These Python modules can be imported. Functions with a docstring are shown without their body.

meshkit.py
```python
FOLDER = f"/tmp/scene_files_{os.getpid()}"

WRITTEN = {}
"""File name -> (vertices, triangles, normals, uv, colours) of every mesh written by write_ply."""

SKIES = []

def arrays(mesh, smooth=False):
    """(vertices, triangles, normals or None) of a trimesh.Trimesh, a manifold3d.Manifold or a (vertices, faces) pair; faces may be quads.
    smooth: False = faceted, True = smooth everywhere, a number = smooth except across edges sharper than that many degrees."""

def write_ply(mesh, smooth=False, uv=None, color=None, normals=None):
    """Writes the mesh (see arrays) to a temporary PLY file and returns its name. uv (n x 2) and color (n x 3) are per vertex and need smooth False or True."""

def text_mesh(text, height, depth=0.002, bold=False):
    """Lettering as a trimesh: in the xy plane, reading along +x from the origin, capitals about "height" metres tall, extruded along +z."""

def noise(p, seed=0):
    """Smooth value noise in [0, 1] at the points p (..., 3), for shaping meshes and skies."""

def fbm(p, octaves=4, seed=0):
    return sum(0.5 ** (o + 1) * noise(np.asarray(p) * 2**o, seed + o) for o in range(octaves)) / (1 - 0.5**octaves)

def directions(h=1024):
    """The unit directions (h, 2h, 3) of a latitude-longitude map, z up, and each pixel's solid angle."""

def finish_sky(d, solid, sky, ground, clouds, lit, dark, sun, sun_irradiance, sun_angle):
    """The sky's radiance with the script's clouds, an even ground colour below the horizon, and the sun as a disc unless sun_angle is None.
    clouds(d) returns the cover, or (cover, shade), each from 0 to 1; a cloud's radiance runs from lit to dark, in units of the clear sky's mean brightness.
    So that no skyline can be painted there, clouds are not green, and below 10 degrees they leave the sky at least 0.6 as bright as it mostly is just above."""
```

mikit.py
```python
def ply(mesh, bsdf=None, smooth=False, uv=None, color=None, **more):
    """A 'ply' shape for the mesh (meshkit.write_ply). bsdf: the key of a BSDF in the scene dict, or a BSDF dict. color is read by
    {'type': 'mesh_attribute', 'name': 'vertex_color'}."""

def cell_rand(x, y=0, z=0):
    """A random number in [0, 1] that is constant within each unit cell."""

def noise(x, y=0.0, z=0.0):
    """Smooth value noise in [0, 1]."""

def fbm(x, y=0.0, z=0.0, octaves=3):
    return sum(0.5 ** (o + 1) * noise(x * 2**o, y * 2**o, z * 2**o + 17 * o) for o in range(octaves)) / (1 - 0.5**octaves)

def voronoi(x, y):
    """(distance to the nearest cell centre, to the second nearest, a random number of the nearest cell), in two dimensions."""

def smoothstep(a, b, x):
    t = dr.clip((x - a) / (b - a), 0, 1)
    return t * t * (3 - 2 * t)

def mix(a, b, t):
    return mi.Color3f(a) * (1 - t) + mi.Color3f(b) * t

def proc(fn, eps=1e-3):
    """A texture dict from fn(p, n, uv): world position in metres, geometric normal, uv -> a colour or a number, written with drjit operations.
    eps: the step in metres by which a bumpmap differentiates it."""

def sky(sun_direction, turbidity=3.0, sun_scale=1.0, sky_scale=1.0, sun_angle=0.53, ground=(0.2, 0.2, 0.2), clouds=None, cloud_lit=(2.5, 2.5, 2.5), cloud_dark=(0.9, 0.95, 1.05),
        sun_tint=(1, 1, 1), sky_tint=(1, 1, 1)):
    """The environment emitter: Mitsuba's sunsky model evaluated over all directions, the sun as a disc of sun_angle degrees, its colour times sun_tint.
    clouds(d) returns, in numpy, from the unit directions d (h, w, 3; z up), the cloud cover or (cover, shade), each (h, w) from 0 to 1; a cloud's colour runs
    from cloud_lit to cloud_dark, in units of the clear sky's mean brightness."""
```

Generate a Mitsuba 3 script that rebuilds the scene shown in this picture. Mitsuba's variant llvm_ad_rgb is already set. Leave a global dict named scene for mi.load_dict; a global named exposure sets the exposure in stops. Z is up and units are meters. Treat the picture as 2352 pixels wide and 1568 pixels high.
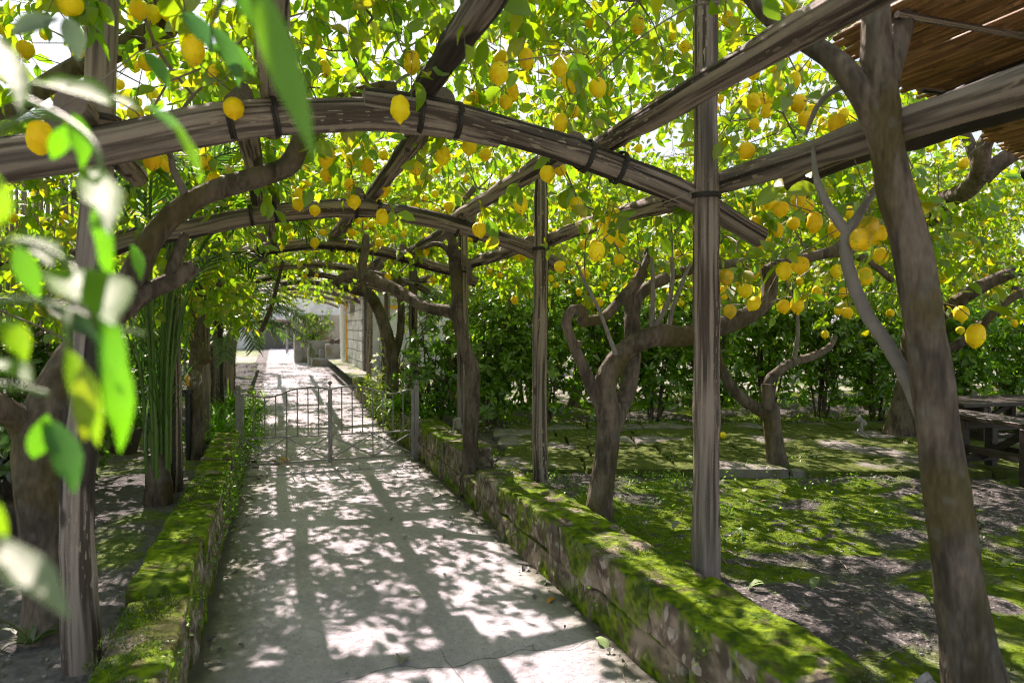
import math, random
import numpy as np, trimesh, mitsuba as mi, drjit as dr, mikit
from mikit import noise, fbm, smoothstep, mix, cell_rand
from meshkit import fbm as nfbm, noise as nnoise
T = mi.ScalarTransform4f
random.seed(7)
R = np.random.default_rng(7)

# ------------------------------------------------------------------ camera, sky, exposure
EYE = np.array([0.0, 0.0, 1.6])
YAW, PITCH = math.radians(19.1), math.radians(-1.24)
FWD = np.array([math.sin(YAW) * math.cos(PITCH), math.cos(YAW) * math.cos(PITCH), math.sin(PITCH)])
RGT = np.array([math.cos(YAW), -math.sin(YAW), 0.0])
UPV = np.cross(RGT, FWD)
SUN = np.array([-0.06, 0.67, 0.745]); SUN = SUN / np.linalg.norm(SUN)
exposure = 3.3
scene, labels = {}, {}
scene['camera'] = {'type': 'thinlens', 'fov': 73.74, 'fov_axis': 'x', 'aperture_radius': 0.0052, 'focus_distance': 4.3,
                   'near_clip': 0.05, 'far_clip': 900.0, 'to_world': T().look_at(EYE.tolist(), (EYE + FWD).tolist(), [0, 0, 1])}
scene['sky'] = mikit.sky(SUN.tolist(), turbidity=4, sky_scale=0.68, sky_tint=(1.16, 1.0, 0.86), sun_tint=(0.96, 0.97, 1.22), ground=(0.2, 0.19, 0.17),
                         clouds=lambda d: np.full(d.shape[:2], 0.45), cloud_lit=(1.6, 1.6, 1.6))


# the survey: where a point of the photograph (2352 x 1568) stands, given its distance along the path, its height or its depth
def ray(x, y): return FWD + RGT * ((x - 1176) / 1568.0) - UPV * ((y - 784) / 1568.0)
def atY(x, y, Y): d = ray(x, y); return EYE + d * (Y / d[1])
def atX(x, y, X): d = ray(x, y); return EYE + d * (X / d[0])
def atZ(x, y, z): d = ray(x, y); return EYE + d * ((z - EYE[2]) / d[2])
def atD(x, y, D): return EYE + ray(x, y) * D
def rise(Y): return np.maximum(0.0, np.asarray(Y, float) - 9.0) * 0.012


# ------------------------------------------------------------------ names and labels
def numbered(name):
    if name not in USED: USED.add(name); return name
    i = 1
    while f'{name}_{i:03d}' in USED: i += 1
    USED.add(f'{name}_{i:03d}'); return f'{name}_{i:03d}'
USED = set()
def thing(name, label, cat, group=None, kind=None):
    key = numbered(name); labels[key] = {'label': label, 'category': cat}
    if group: labels[key]['group'] = group
    if kind: labels[key]['kind'] = kind
    return key
def part(name, shape, parent, label=None, kind=None):
    key = numbered(f'{parent}__{name}'); scene[key] = shape
    if label or kind:
        labels[key] = {k: v for k, v in (('label', label), ('kind', kind)) if v}
    return key
def struct(name, shape=None, kind='structure', label=None, cat=None):
    key = numbered(name)
    if shape: scene[key] = shape
    labels[key] = {'kind': kind}
    if label: labels[key]['label'] = label
    if cat: labels[key]['category'] = cat
    return key


# ------------------------------------------------------------------ materials
def pal(a, b, t): return mix(mi.Color3f(*a), mi.Color3f(*b), t)
def mat(key, col, rough=0.8, spec=0.3, bump=None, bscale=0.01, eps=2e-3, **more):
    c = col if isinstance(col, dict) else {'type': 'rgb', 'value': list(col)} if isinstance(col, (tuple, list)) else mikit.proc(col)
    b = {'type': 'principled', 'base_color': c, 'roughness': rough, 'specular': spec, **more}
    if bump: b = {'type': 'bumpmap', 'arbitrary': mikit.proc(bump, eps), 'scale': bscale, 'nested': b}
    scene[key] = {'type': 'twosided', 'nested': b}
    return key
def grain(p, n, uv): return fbm(uv.x * 9, uv.y * 1.6, 0, 3)
def wood_col(p, n, uv):
    g = fbm(uv.x * 26, uv.y * 2.2, 3.0, 4); k = fbm(uv.x * 2 + 9, uv.y * 0.9, 1.0, 2); crack = smoothstep(0.74, 0.78, noise(uv.x * 9 + 0.4 * noise(uv.y * 3.0, uv.x * 4), uv.y * 0.8, 5.0))
    c = pal((0.070, 0.053, 0.042), (0.29, 0.238, 0.195), smoothstep(0.3, 0.68, g))
    c = mix(c, mi.Color3f(0.20, 0.185, 0.172), smoothstep(0.45, 0.75, k) * 0.4)
    fleck = smoothstep(0.76, 0.82, noise(uv.x * 60, uv.y * 26, 8.0)) * smoothstep(0.5, 0.65, noise(uv.x * 3, uv.y * 1.7, 2.0))
    c = mix(c, mi.Color3f(0.34, 0.29, 0.22), fleck * 0.8)
    kx, ky = uv.x * 2.0 + 0.37, uv.y * 0.9; ix, iy = dr.floor(kx), dr.floor(ky)
    dx, dy = (kx - ix - 0.25 - 0.5 * cell_rand(ix, iy, 1)) * 0.22, (ky - iy - 0.25 - 0.5 * cell_rand(ix, iy, 2)) * 1.1
    kn = (1 - smoothstep(0.012, 0.034, dr.sqrt(dx * dx + dy * dy * 0.35))) * dr.select(cell_rand(ix, iy, 3) > 0.55, 1.0, 0.0)
    c = mix(c, mi.Color3f(0.04, 0.026, 0.018), kn * 0.85)
    return mix(c, mi.Color3f(0.025, 0.02, 0.017), crack * 0.9)
def wood_bump(p, n, uv): return fbm(uv.x * 16, uv.y * 1.6, 3.0, 3) - 0.9 * smoothstep(0.74, 0.78, noise(uv.x * 9 + 0.4 * noise(uv.y * 3.0, uv.x * 4), uv.y * 0.8, 5.0)) + 0.8 * noise(uv.x * 5, uv.y * 4, 11.0)
mat('mat_pole', wood_col, 0.75, 0.25, wood_bump, 0.012)
mat('mat_cut', lambda p, n, uv: pal((0.05, 0.04, 0.033), (0.13, 0.10, 0.075), fbm(p.x * 40, p.y * 40, p.z * 40)), 0.9)
def bark_col(p, n, uv):
    g = 0.5 * fbm(p.x * 9, p.y * 9, p.z * 4, 2) + 0.5 * fbm(p.x * 45, p.y * 45, p.z * 7, 3); f = fbm(p.x * 90, p.y * 90, p.z * 30, 2)
    c = pal((0.055, 0.044, 0.033), (0.165, 0.132, 0.10), smoothstep(0.3, 0.7, g))
    c = mix(c, mi.Color3f(0.085, 0.07, 0.018), smoothstep(0.5, 0.72, fbm(p.x * 5 + 7, p.y * 5, p.z * 3, 2)) * 0.65)
    c = mix(c, mi.Color3f(0.13, 0.125, 0.115), smoothstep(0.6, 0.75, fbm(p.x * 22, p.y * 22 + 5, p.z * 16, 2)) * 0.35)
    return c * (0.7 + 0.6 * f)
mat('mat_bark', bark_col, 0.8, 0.25, lambda p, n, uv: fbm(p.x * 60, p.y * 60, p.z * 14, 3) + 1.5 * fbm(p.x * 16, p.y * 16, p.z * 9, 2), 0.014)
mat('mat_grey_bark', lambda p, n, uv: pal((0.13, 0.115, 0.10), (0.26, 0.24, 0.21), fbm(p.x * 14, p.y * 14, p.z * 9)), 0.75, 0.3)
mat('mat_twig', lambda p, n, uv: pal((0.10, 0.085, 0.05), (0.24, 0.21, 0.16), noise(p.x * 9, p.y * 9, p.z * 9)), 0.6, 0.4)
mat('mat_green_twig', (0.09, 0.16, 0.03), 0.5, 0.4)
mat('mat_wire', (0.035, 0.03, 0.026), 0.5, 0.5)
VC = {'type': 'mesh_attribute', 'name': 'vertex_color'}
def leafmat(key, trans, rough, coat=0.06):   # a translucent blade under a thin waxy coat
    scene[key] = {'type': 'blendbsdf', 'weight': coat, 'blade': {'type': 'principledthin', 'base_color': VC, 'roughness': 0.5, 'eta': 1.5, 'diff_trans': trans},
                  'wax': {'type': 'twosided', 'nested': {'type': 'roughconductor', 'material': 'none', 'alpha': rough, 'specular_reflectance': {'type': 'rgb', 'value': [0.95, 0.95, 0.95]}}}}
leafmat('mat_leaf', 1.48, 0.24, 0.06); leafmat('mat_dark_leaf', 1.15, 0.22, 0.075); leafmat('mat_near_leaf', 1.35, 0.24, 0.035)
scene['mat_dead_leaf'] = {'type': 'twosided', 'nested': {'type': 'principled', 'base_color': VC, 'roughness': 0.6, 'specular': 0.3}}
def lemon_col(p, n, uv):
    g = fbm(p.x * 25, p.y * 25, p.z * 25, 2); s = smoothstep(0.72, 0.8, noise(p.x * 150, p.y * 150, p.z * 150)) * smoothstep(0.6, 0.72, noise(p.x * 11, p.y * 11, p.z * 11))
    c = pal((0.93, 0.60, 0.001), (0.96, 0.77, 0.004), smoothstep(0.3, 0.7, 0.45 * g + 0.55 * noise(p.x * 2.1, p.y * 2.1, p.z * 3.1)))
    c = mix(c, mi.Color3f(0.62, 0.58, 0.01), smoothstep(0.74, 0.82, noise(p.x * 2.7 + 4, p.y * 2.7, p.z * 2.7)) * smoothstep(0.4, 0.6, g))
    return mix(c, mi.Color3f(0.20, 0.12, 0.01), s * 0.8)
def lemon_bump(p, n, uv): return noise(p.x * 220, p.y * 220, p.z * 220) + 2 * fbm(p.x * 45, p.y * 45, p.z * 45, 2)
mat('mat_lemon', lemon_col, 0.5, 0.3, lemon_bump, 0.0016, 1e-3)
mat('mat_green_lemon', lambda p, n, uv: pal((0.50, 0.42, 0.01), (0.78, 0.50, 0.01), smoothstep(0.3, 0.6, fbm(p.x * 20, p.y * 20, p.z * 20))), 0.42, 0.45, lemon_bump, 0.0016, 1e-3)
MOSS_A, MOSS_B = (0.034, 0.076, 0.001), (0.155, 0.225, 0.002)
def path_col(p, n, uv):
    g = fbm(p.x * 3, p.y * 1.2, 0, 4); f = fbm(p.x * 40, p.y * 40, 0, 3); s = fbm(p.x * 0.9 + 3, p.y * 0.7, 0, 3)
    c = pal((0.356, 0.330, 0.354), (0.475, 0.448, 0.475), smoothstep(0.3, 0.7, g)) * (0.82 + 0.36 * f)
    c = mix(c, mi.Color3f(0.27, 0.262, 0.258), smoothstep(0.56, 0.70, s) * 0.6)
    c = mix(c, mi.Color3f(0.13, 0.125, 0.12), smoothstep(0.8, 0.85, noise(p.x * 130, p.y * 130)) * 0.5)
    e = dr.minimum(p.x + 0.36, 1.62 - p.x) + 0.30 * (fbm(p.x * 4, p.y * 2.2, 4, 3) - 0.5)
    m = (1 - smoothstep(0.0, 0.30, e)) * (1 - smoothstep(11.0, 16.0, p.y))
    c = mix(c, pal((0.10, 0.125, 0.055), (0.20, 0.215, 0.13), f), m * 0.75)
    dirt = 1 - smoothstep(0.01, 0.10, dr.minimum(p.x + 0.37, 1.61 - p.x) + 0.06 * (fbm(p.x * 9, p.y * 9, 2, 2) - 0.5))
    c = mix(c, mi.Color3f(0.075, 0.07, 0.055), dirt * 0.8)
    ck = dr.abs(p.y + 0.35 * fbm(p.x * 2.2, p.y * 0.8, 6, 4) - 0.18 - 3.1 * dr.floor(p.y / 3.1 + 0.5)); ck2 = dr.abs(p.x - 0.75 + 0.5 * (fbm(p.y * 1.3, p.x, 9, 4) - 0.5))
    crack = dr.maximum(1 - smoothstep(0.002, 0.007, ck), (1 - smoothstep(0.001, 0.004, ck2)) * smoothstep(0.5, 0.6, noise(p.y * 0.7, 3.0)))
    return mix(c, mi.Color3f(0.08, 0.078, 0.075), crack * 0.75)
mat('mat_path', path_col, 0.85, 0.2, lambda p, n, uv: fbm(p.x * 45, p.y * 45, 0, 3) + 2.5 * fbm(p.x * 5, p.y * 5, 2, 2), 0.012)
def moss_mask(p, sc, lo, hi): return smoothstep(lo, hi, fbm(p.x * sc, p.y * sc, p.z * sc + 5, 4))
def bed_col(p, n, uv):
    f = fbm(p.x * 30, p.y * 30, 0, 3)
    c = pal((0.045, 0.041, 0.039), (0.135, 0.125, 0.118), f)
    c = mix(c, mi.Color3f(0.27, 0.255, 0.235), smoothstep(0.76, 0.8, noise(p.x * 60, p.y * 60)) * 0.7)
    m = moss_mask(p, 1.7, 0.46, 0.555) * smoothstep(0.28, 0.5, fbm(p.x * 14, p.y * 14, 3, 2) + 0.15)
    return mix(c, pal(MOSS_A, MOSS_B, fbm(p.x * 22, p.y * 22, 7, 2)), m * 0.93)
mat('mat_bed', bed_col, 0.95, 0.15, lambda p, n, uv: fbm(p.x * 50, p.y * 50, 0, 3) + 3 * fbm(p.x * 9, p.y * 9, 2, 2), 0.022)
def soil_col(p, n, uv):
    f = fbm(p.x * 30, p.y * 30, 0, 3)
    c = pal((0.07, 0.066, 0.065), (0.185, 0.178, 0.175), f)
    return mix(c, pal(MOSS_A, MOSS_B, f), moss_mask(p, 1.1, 0.58, 0.66) * 0.7)
mat('mat_soil', soil_col, 0.95, 0.15, lambda p, n, uv: fbm(p.x * 50, p.y * 50, 0, 3) + 3 * fbm(p.x * 9, p.y * 9, 2, 2), 0.022)
mat('mat_far_ground', lambda p, n, uv: mix(pal((0.16, 0.15, 0.12), (0.34, 0.33, 0.30), fbm(p.x * 3, p.y * 3)), mi.Color3f(0.11, 0.17, 0.02), moss_mask(p, 0.8, 0.5, 0.6) * 0.6), 0.95)
def wall_col(p, n, uv):
    g = fbm(p.x * 12, p.y * 12, p.z * 12, 4); st = fbm(p.x * 22, p.y * 22, p.z * 3.0, 3)
    c = pal((0.088, 0.071, 0.053), (0.29, 0.245, 0.185), smoothstep(0.28, 0.72, g))
    c = mix(c, mi.Color3f(0.09, 0.075, 0.06), smoothstep(0.52, 0.66, st) * 0.6)
    c = mix(c, mi.Color3f(0.46, 0.43, 0.38), smoothstep(0.62, 0.72, fbm(p.x * 30, p.y * 30, p.z * 14, 2)) * 0.55)
    top = smoothstep(0.35, 0.75, n.z) * smoothstep(0.33, 0.46, fbm(p.x * 6, p.y * 5, 3, 4))
    side = smoothstep(0.52, 0.62, fbm(p.x * 5 + 2, p.y * 5, p.z * 2.2, 3)) * 0.85
    low = (1 - smoothstep(0.02, 0.16, p.z)) * smoothstep(0.40, 0.55, fbm(p.x * 7, p.y * 7, 1, 2))
    drip = smoothstep(0.22, 0.40, p.z) * smoothstep(0.50, 0.60, fbm(p.x * 3, p.y * 9, p.z * 1.6, 3)); m = dr.maximum(dr.maximum(top, side), dr.maximum(low, drip))
    mo = pal(MOSS_A, (0.165, 0.245, 0.002), smoothstep(0.25, 0.75, fbm(p.x * 26, p.y * 26, p.z * 26, 3)))
    mo = mix(mo, mi.Color3f(0.07, 0.06, 0.025), smoothstep(0.56, 0.68, fbm(p.x * 11, p.y * 11, p.z * 11 + 9, 3)) * 0.7)
    return mix(c, mo, m * 0.95)
mat('mat_wall_stone', wall_col, 0.92, 0.15, lambda p, n, uv: fbm(p.x * 42, p.y * 42, p.z * 24, 4), 0.030)
def slab_col(p, n, uv):
    c = pal((0.11, 0.10, 0.09), (0.26, 0.245, 0.225), fbm(p.x * 12, p.y * 12, 0, 4))
    m = smoothstep(0.33, 0.46, fbm(p.x * 2.1 + 4, p.y * 2.1, 3, 4))
    return mix(c, pal((0.032, 0.055, 0.003), (0.095, 0.125, 0.006), fbm(p.x * 24, p.y * 24, 7, 2)), m * 0.9)
mat('mat_slab', slab_col, 0.92, 0.15, lambda p, n, uv: fbm(p.x * 40, p.y * 40, p.z * 20, 3), 0.018)
mat('mat_gate', lambda p, n, uv: pal((0.17, 0.165, 0.16), (0.27, 0.262, 0.255), fbm(p.x * 25, p.y * 25, p.z * 12)), 0.5, 0.5)
mat('mat_plaster', lambda p, n, uv: pal((0.55, 0.545, 0.54), (0.78, 0.77, 0.765), smoothstep(0.3, 0.7, fbm(p.x * 2.5, p.y * 2.5, p.z * 1.2, 4))), 0.9, 0.15)
mat('mat_block', lambda p, n, uv: pal((0.34, 0.33, 0.315), (0.60, 0.585, 0.565), smoothstep(0.25, 0.75, fbm(p.x * 4, p.y * 4, p.z * 4, 4))), 0.92, 0.12, lambda p, n, uv: fbm(p.x * 20, p.y * 20, p.z * 20, 3), 0.02)
mat('mat_concrete', lambda p, n, uv: mix(pal((0.17, 0.165, 0.155), (0.36, 0.35, 0.335), fbm(p.x * 5, p.y * 5, p.z * 5, 4)), mi.Color3f(0.16, 0.13, 0.03), smoothstep(0.55, 0.68, fbm(p.x * 3, p.y * 3, p.z * 3 + 4)) * 0.6), 0.9, 0.15)
mat('mat_white_pipe', (0.72, 0.72, 0.71), 0.45, 0.5); mat('mat_yellow_pipe', (0.75, 0.42, 0.02), 0.5, 0.5)
mat('mat_dark_wood', lambda p, n, uv: pal((0.018, 0.0135, 0.011), (0.06, 0.047, 0.04), fbm(p.x * 6, p.y * 6, p.z * 40, 3)), 0.55, 0.4)
mat('mat_shutter', (0.10, 0.095, 0.09), 0.6); mat('mat_tile', lambda p, n, uv: pal((0.10, 0.08, 0.07), (0.24, 0.19, 0.16), noise(p.x * 9, p.y * 9, p.z * 9)), 0.9)
def reed_col(p, n, uv):
    k = cell_rand(dr.floor(uv.y * 3.1), dr.floor(uv.x * 0 + p.x * 38), 2)
    return mix(pal((0.20, 0.105, 0.04), (0.42, 0.245, 0.105), k), mi.Color3f(0.07, 0.04, 0.02), smoothstep(0.55, 0.75, fbm(uv.x * 3, uv.y * 6 + p.x * 3, 0, 2)) * 0.6)
mat('mat_reed', reed_col, 0.6, 0.35)
mat('mat_cane', lambda p, n, uv: pal((0.15, 0.125, 0.10), (0.34, 0.30, 0.25), fbm(p.x * 20, p.y * 20, p.z * 3)), 0.8)
mat('mat_pot', lambda p, n, uv: pal((0.055, 0.045, 0.04), (0.12, 0.095, 0.08), fbm(p.x * 9, p.y * 9, p.z * 9)), 0.8)
mat('mat_lamp_body', lambda p, n, uv: pal((0.20, 0.185, 0.16), (0.34, 0.32, 0.285), fbm(p.x * 30, p.y * 30, p.z * 30)), 0.5, 0.4)
mat('mat_black_metal', (0.02, 0.02, 0.02), 0.5, 0.5)
scene['mat_glass'] = {'type': 'thindielectric', 'int_ior': 1.5}


# ------------------------------------------------------------------ mesh helpers
def spline(P, n):
    P = np.asarray(P, float)
    if len(P) == 2: t = np.linspace(0, 1, n)[:, None]; return P[0] * (1 - t) + P[1] * t
    Q = np.vstack([2 * P[0] - P[1], P, 2 * P[-1] - P[-2]])
    u = np.linspace(0, len(P) - 1 - 1e-9, n); i = u.astype(int); t = (u - i)[:, None]
    a, b, c, d = Q[i], Q[i + 1], Q[i + 2], Q[i + 3]
    return 0.5 * (2 * b + (c - a) * t + (2 * a - 5 * b + 4 * c - d) * t ** 2 + (3 * b - a - 3 * c + d) * t ** 3)
def unit(v): v = np.asarray(v, float); return v / np.maximum(np.linalg.norm(v, axis=-1, keepdims=True), 1e-12)
def tube(P, r, sides=12, bump=0.0, bfreq=8.0, caps=True, oval=1.0, seed=0):
    """(V, F, UV) of a tube along P, seam vertices doubled so that uv = (turns round in metres-free units, metres along)."""
    P = np.asarray(P, float); n = len(P); r = np.broadcast_to(np.asarray(r, float), (n,))
    t = unit(np.gradient(P, axis=0))
    a = np.cross(t[0], [0, 0, 1.0]) if abs(t[0][2]) < 0.9 else np.cross(t[0], [1.0, 0, 0])
    A = np.empty((n, 3)); a = unit(a)
    for i in range(n):
        a = unit(a - t[i] * (a @ t[i])); A[i] = a
    B = np.cross(t, A)
    ang = np.linspace(0, 2 * np.pi, sides + 1)
    dirs = np.cos(ang)[None, :, None] * A[:, None] + oval * np.sin(ang)[None, :, None] * B[:, None]
    V = P[:, None] + dirs * r[:, None, None]
    if bump:
        V = V + dirs * (bump * (nfbm(V * bfreq + seed * 7.3, 3, seed) - 0.5) * 2)[..., None]
    L = np.concatenate([[0], np.cumsum(np.linalg.norm(np.diff(P, axis=0), axis=1))]) + seed * 3.17
    UV = np.stack([np.broadcast_to(ang / (2 * np.pi) + seed * 1.37, (n, sides + 1)), np.broadcast_to(L[:, None], (n, sides + 1))], -1)
    i, j = np.meshgrid(np.arange(n - 1), np.arange(sides), indexing='ij'); s = sides + 1
    q = np.stack([i * s + j, i * s + j + 1, (i + 1) * s + j + 1, (i + 1) * s + j], -1).reshape(-1, 4)
    F = np.vstack([q[:, [0, 1, 2]], q[:, [0, 2, 3]]]); V, UV = V.reshape(-1, 3), UV.reshape(-1, 2)
    if caps:
        for k, flip in ((0, True), (n - 1, False)):
            ring = V[k * s:(k + 1) * s]; b0 = len(V)
            V = np.vstack([V, ring, P[k:k + 1]]); UV = np.vstack([UV, UV[k * s:(k + 1) * s] * [0.2, 1], UV[k * s:k * s + 1]])
            j = np.arange(sides); c = np.stack([b0 + j, b0 + j + 1, np.full(sides, b0 + s)], 1)
            F = np.vstack([F, c[:, ::-1] if flip else c])
    return V, F, UV
def seamless(V, F, UV):   # smooth normals across the seam are near enough: vertices coincide
    return V, F, UV
class Mesh:
    def __init__(s): s.v, s.f, s.u, s.n = [], [], [], 0
    def add(s, V, F, UV=None):
        s.v.append(np.asarray(V, float)); s.f.append(np.asarray(F) + s.n); s.u.append(np.zeros((len(V), 2)) if UV is None else UV); s.n += len(V); return s
    def tm(s, m): return s.add(m.vertices, m.faces)
    def ply(s, bsdf, smooth=True):
        V, F, U = np.vstack(s.v), np.vstack(s.f), np.vstack(s.u)
        return mikit.ply((V, F), bsdf, smooth=smooth, uv=U) if smooth in (True, False) else mikit.ply((V, F), bsdf, smooth=smooth)
def box(c, size, rot=0.0, axis=(0, 0, 1), bev=0.0):
    m = trimesh.creation.box(size)
    if bev:
        m = trimesh.convex.convex_hull(np.vstack([m.vertices * (1 - 2 * bev * np.eye(3)[k] / np.asarray(size) * 1) if False else m.vertices - np.sign(m.vertices) * bev * (1 - np.eye(3)[k]) for k in range(3)]))
    m.apply_transform(trimesh.transformations.rotation_matrix(rot, axis)); m.apply_translation(c); return m
def bar(p, q, w, h=None, bev=0.0):
    p, q = np.asarray(p, float), np.asarray(q, float); d = q - p; L = np.linalg.norm(d); t = d / L
    up = np.array([0, 0, 1.0]) if abs(t[2]) < 0.95 else np.array([0, 1.0, 0]); s = unit(np.cross(t, up)); u = np.cross(s, t)
    m = box((0, 0, 0), (w, L, h or w), bev=bev); M = np.eye(4); M[:3, 0], M[:3, 1], M[:3, 2], M[:3, 3] = s, t, u, (p + q) / 2
    m.apply_transform(M); return m
def stone(c, size, seed, amp=0.018, rr=0.03, step=0.055):
    m = trimesh.creation.box(size)
    V, F = trimesh.remesh.subdivide_to_size(m.vertices, m.faces, step)
    m = trimesh.Trimesh(V, F); V = np.array(m.vertices); h = np.asarray(size) / 2
    q = np.clip(V, -(h - rr), h - rr); d = V - q; V = q + unit(d) * rr
    W = V + np.asarray(c)
    N = unit(V / h ** 1.0 * (np.abs(V / h) ** 5))
    W = W + N * ((nfbm(W * 5 + seed, 3, seed) - 0.5) * 2 * amp * 1.5 + (nfbm(W * 17 + seed, 2, seed + 5) - 0.5) * amp)[:, None]
    return W, np.array(m.faces)
def lathe(prof, seg=20): return trimesh.creation.revolve(np.asarray(prof, float), sections=seg)


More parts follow.
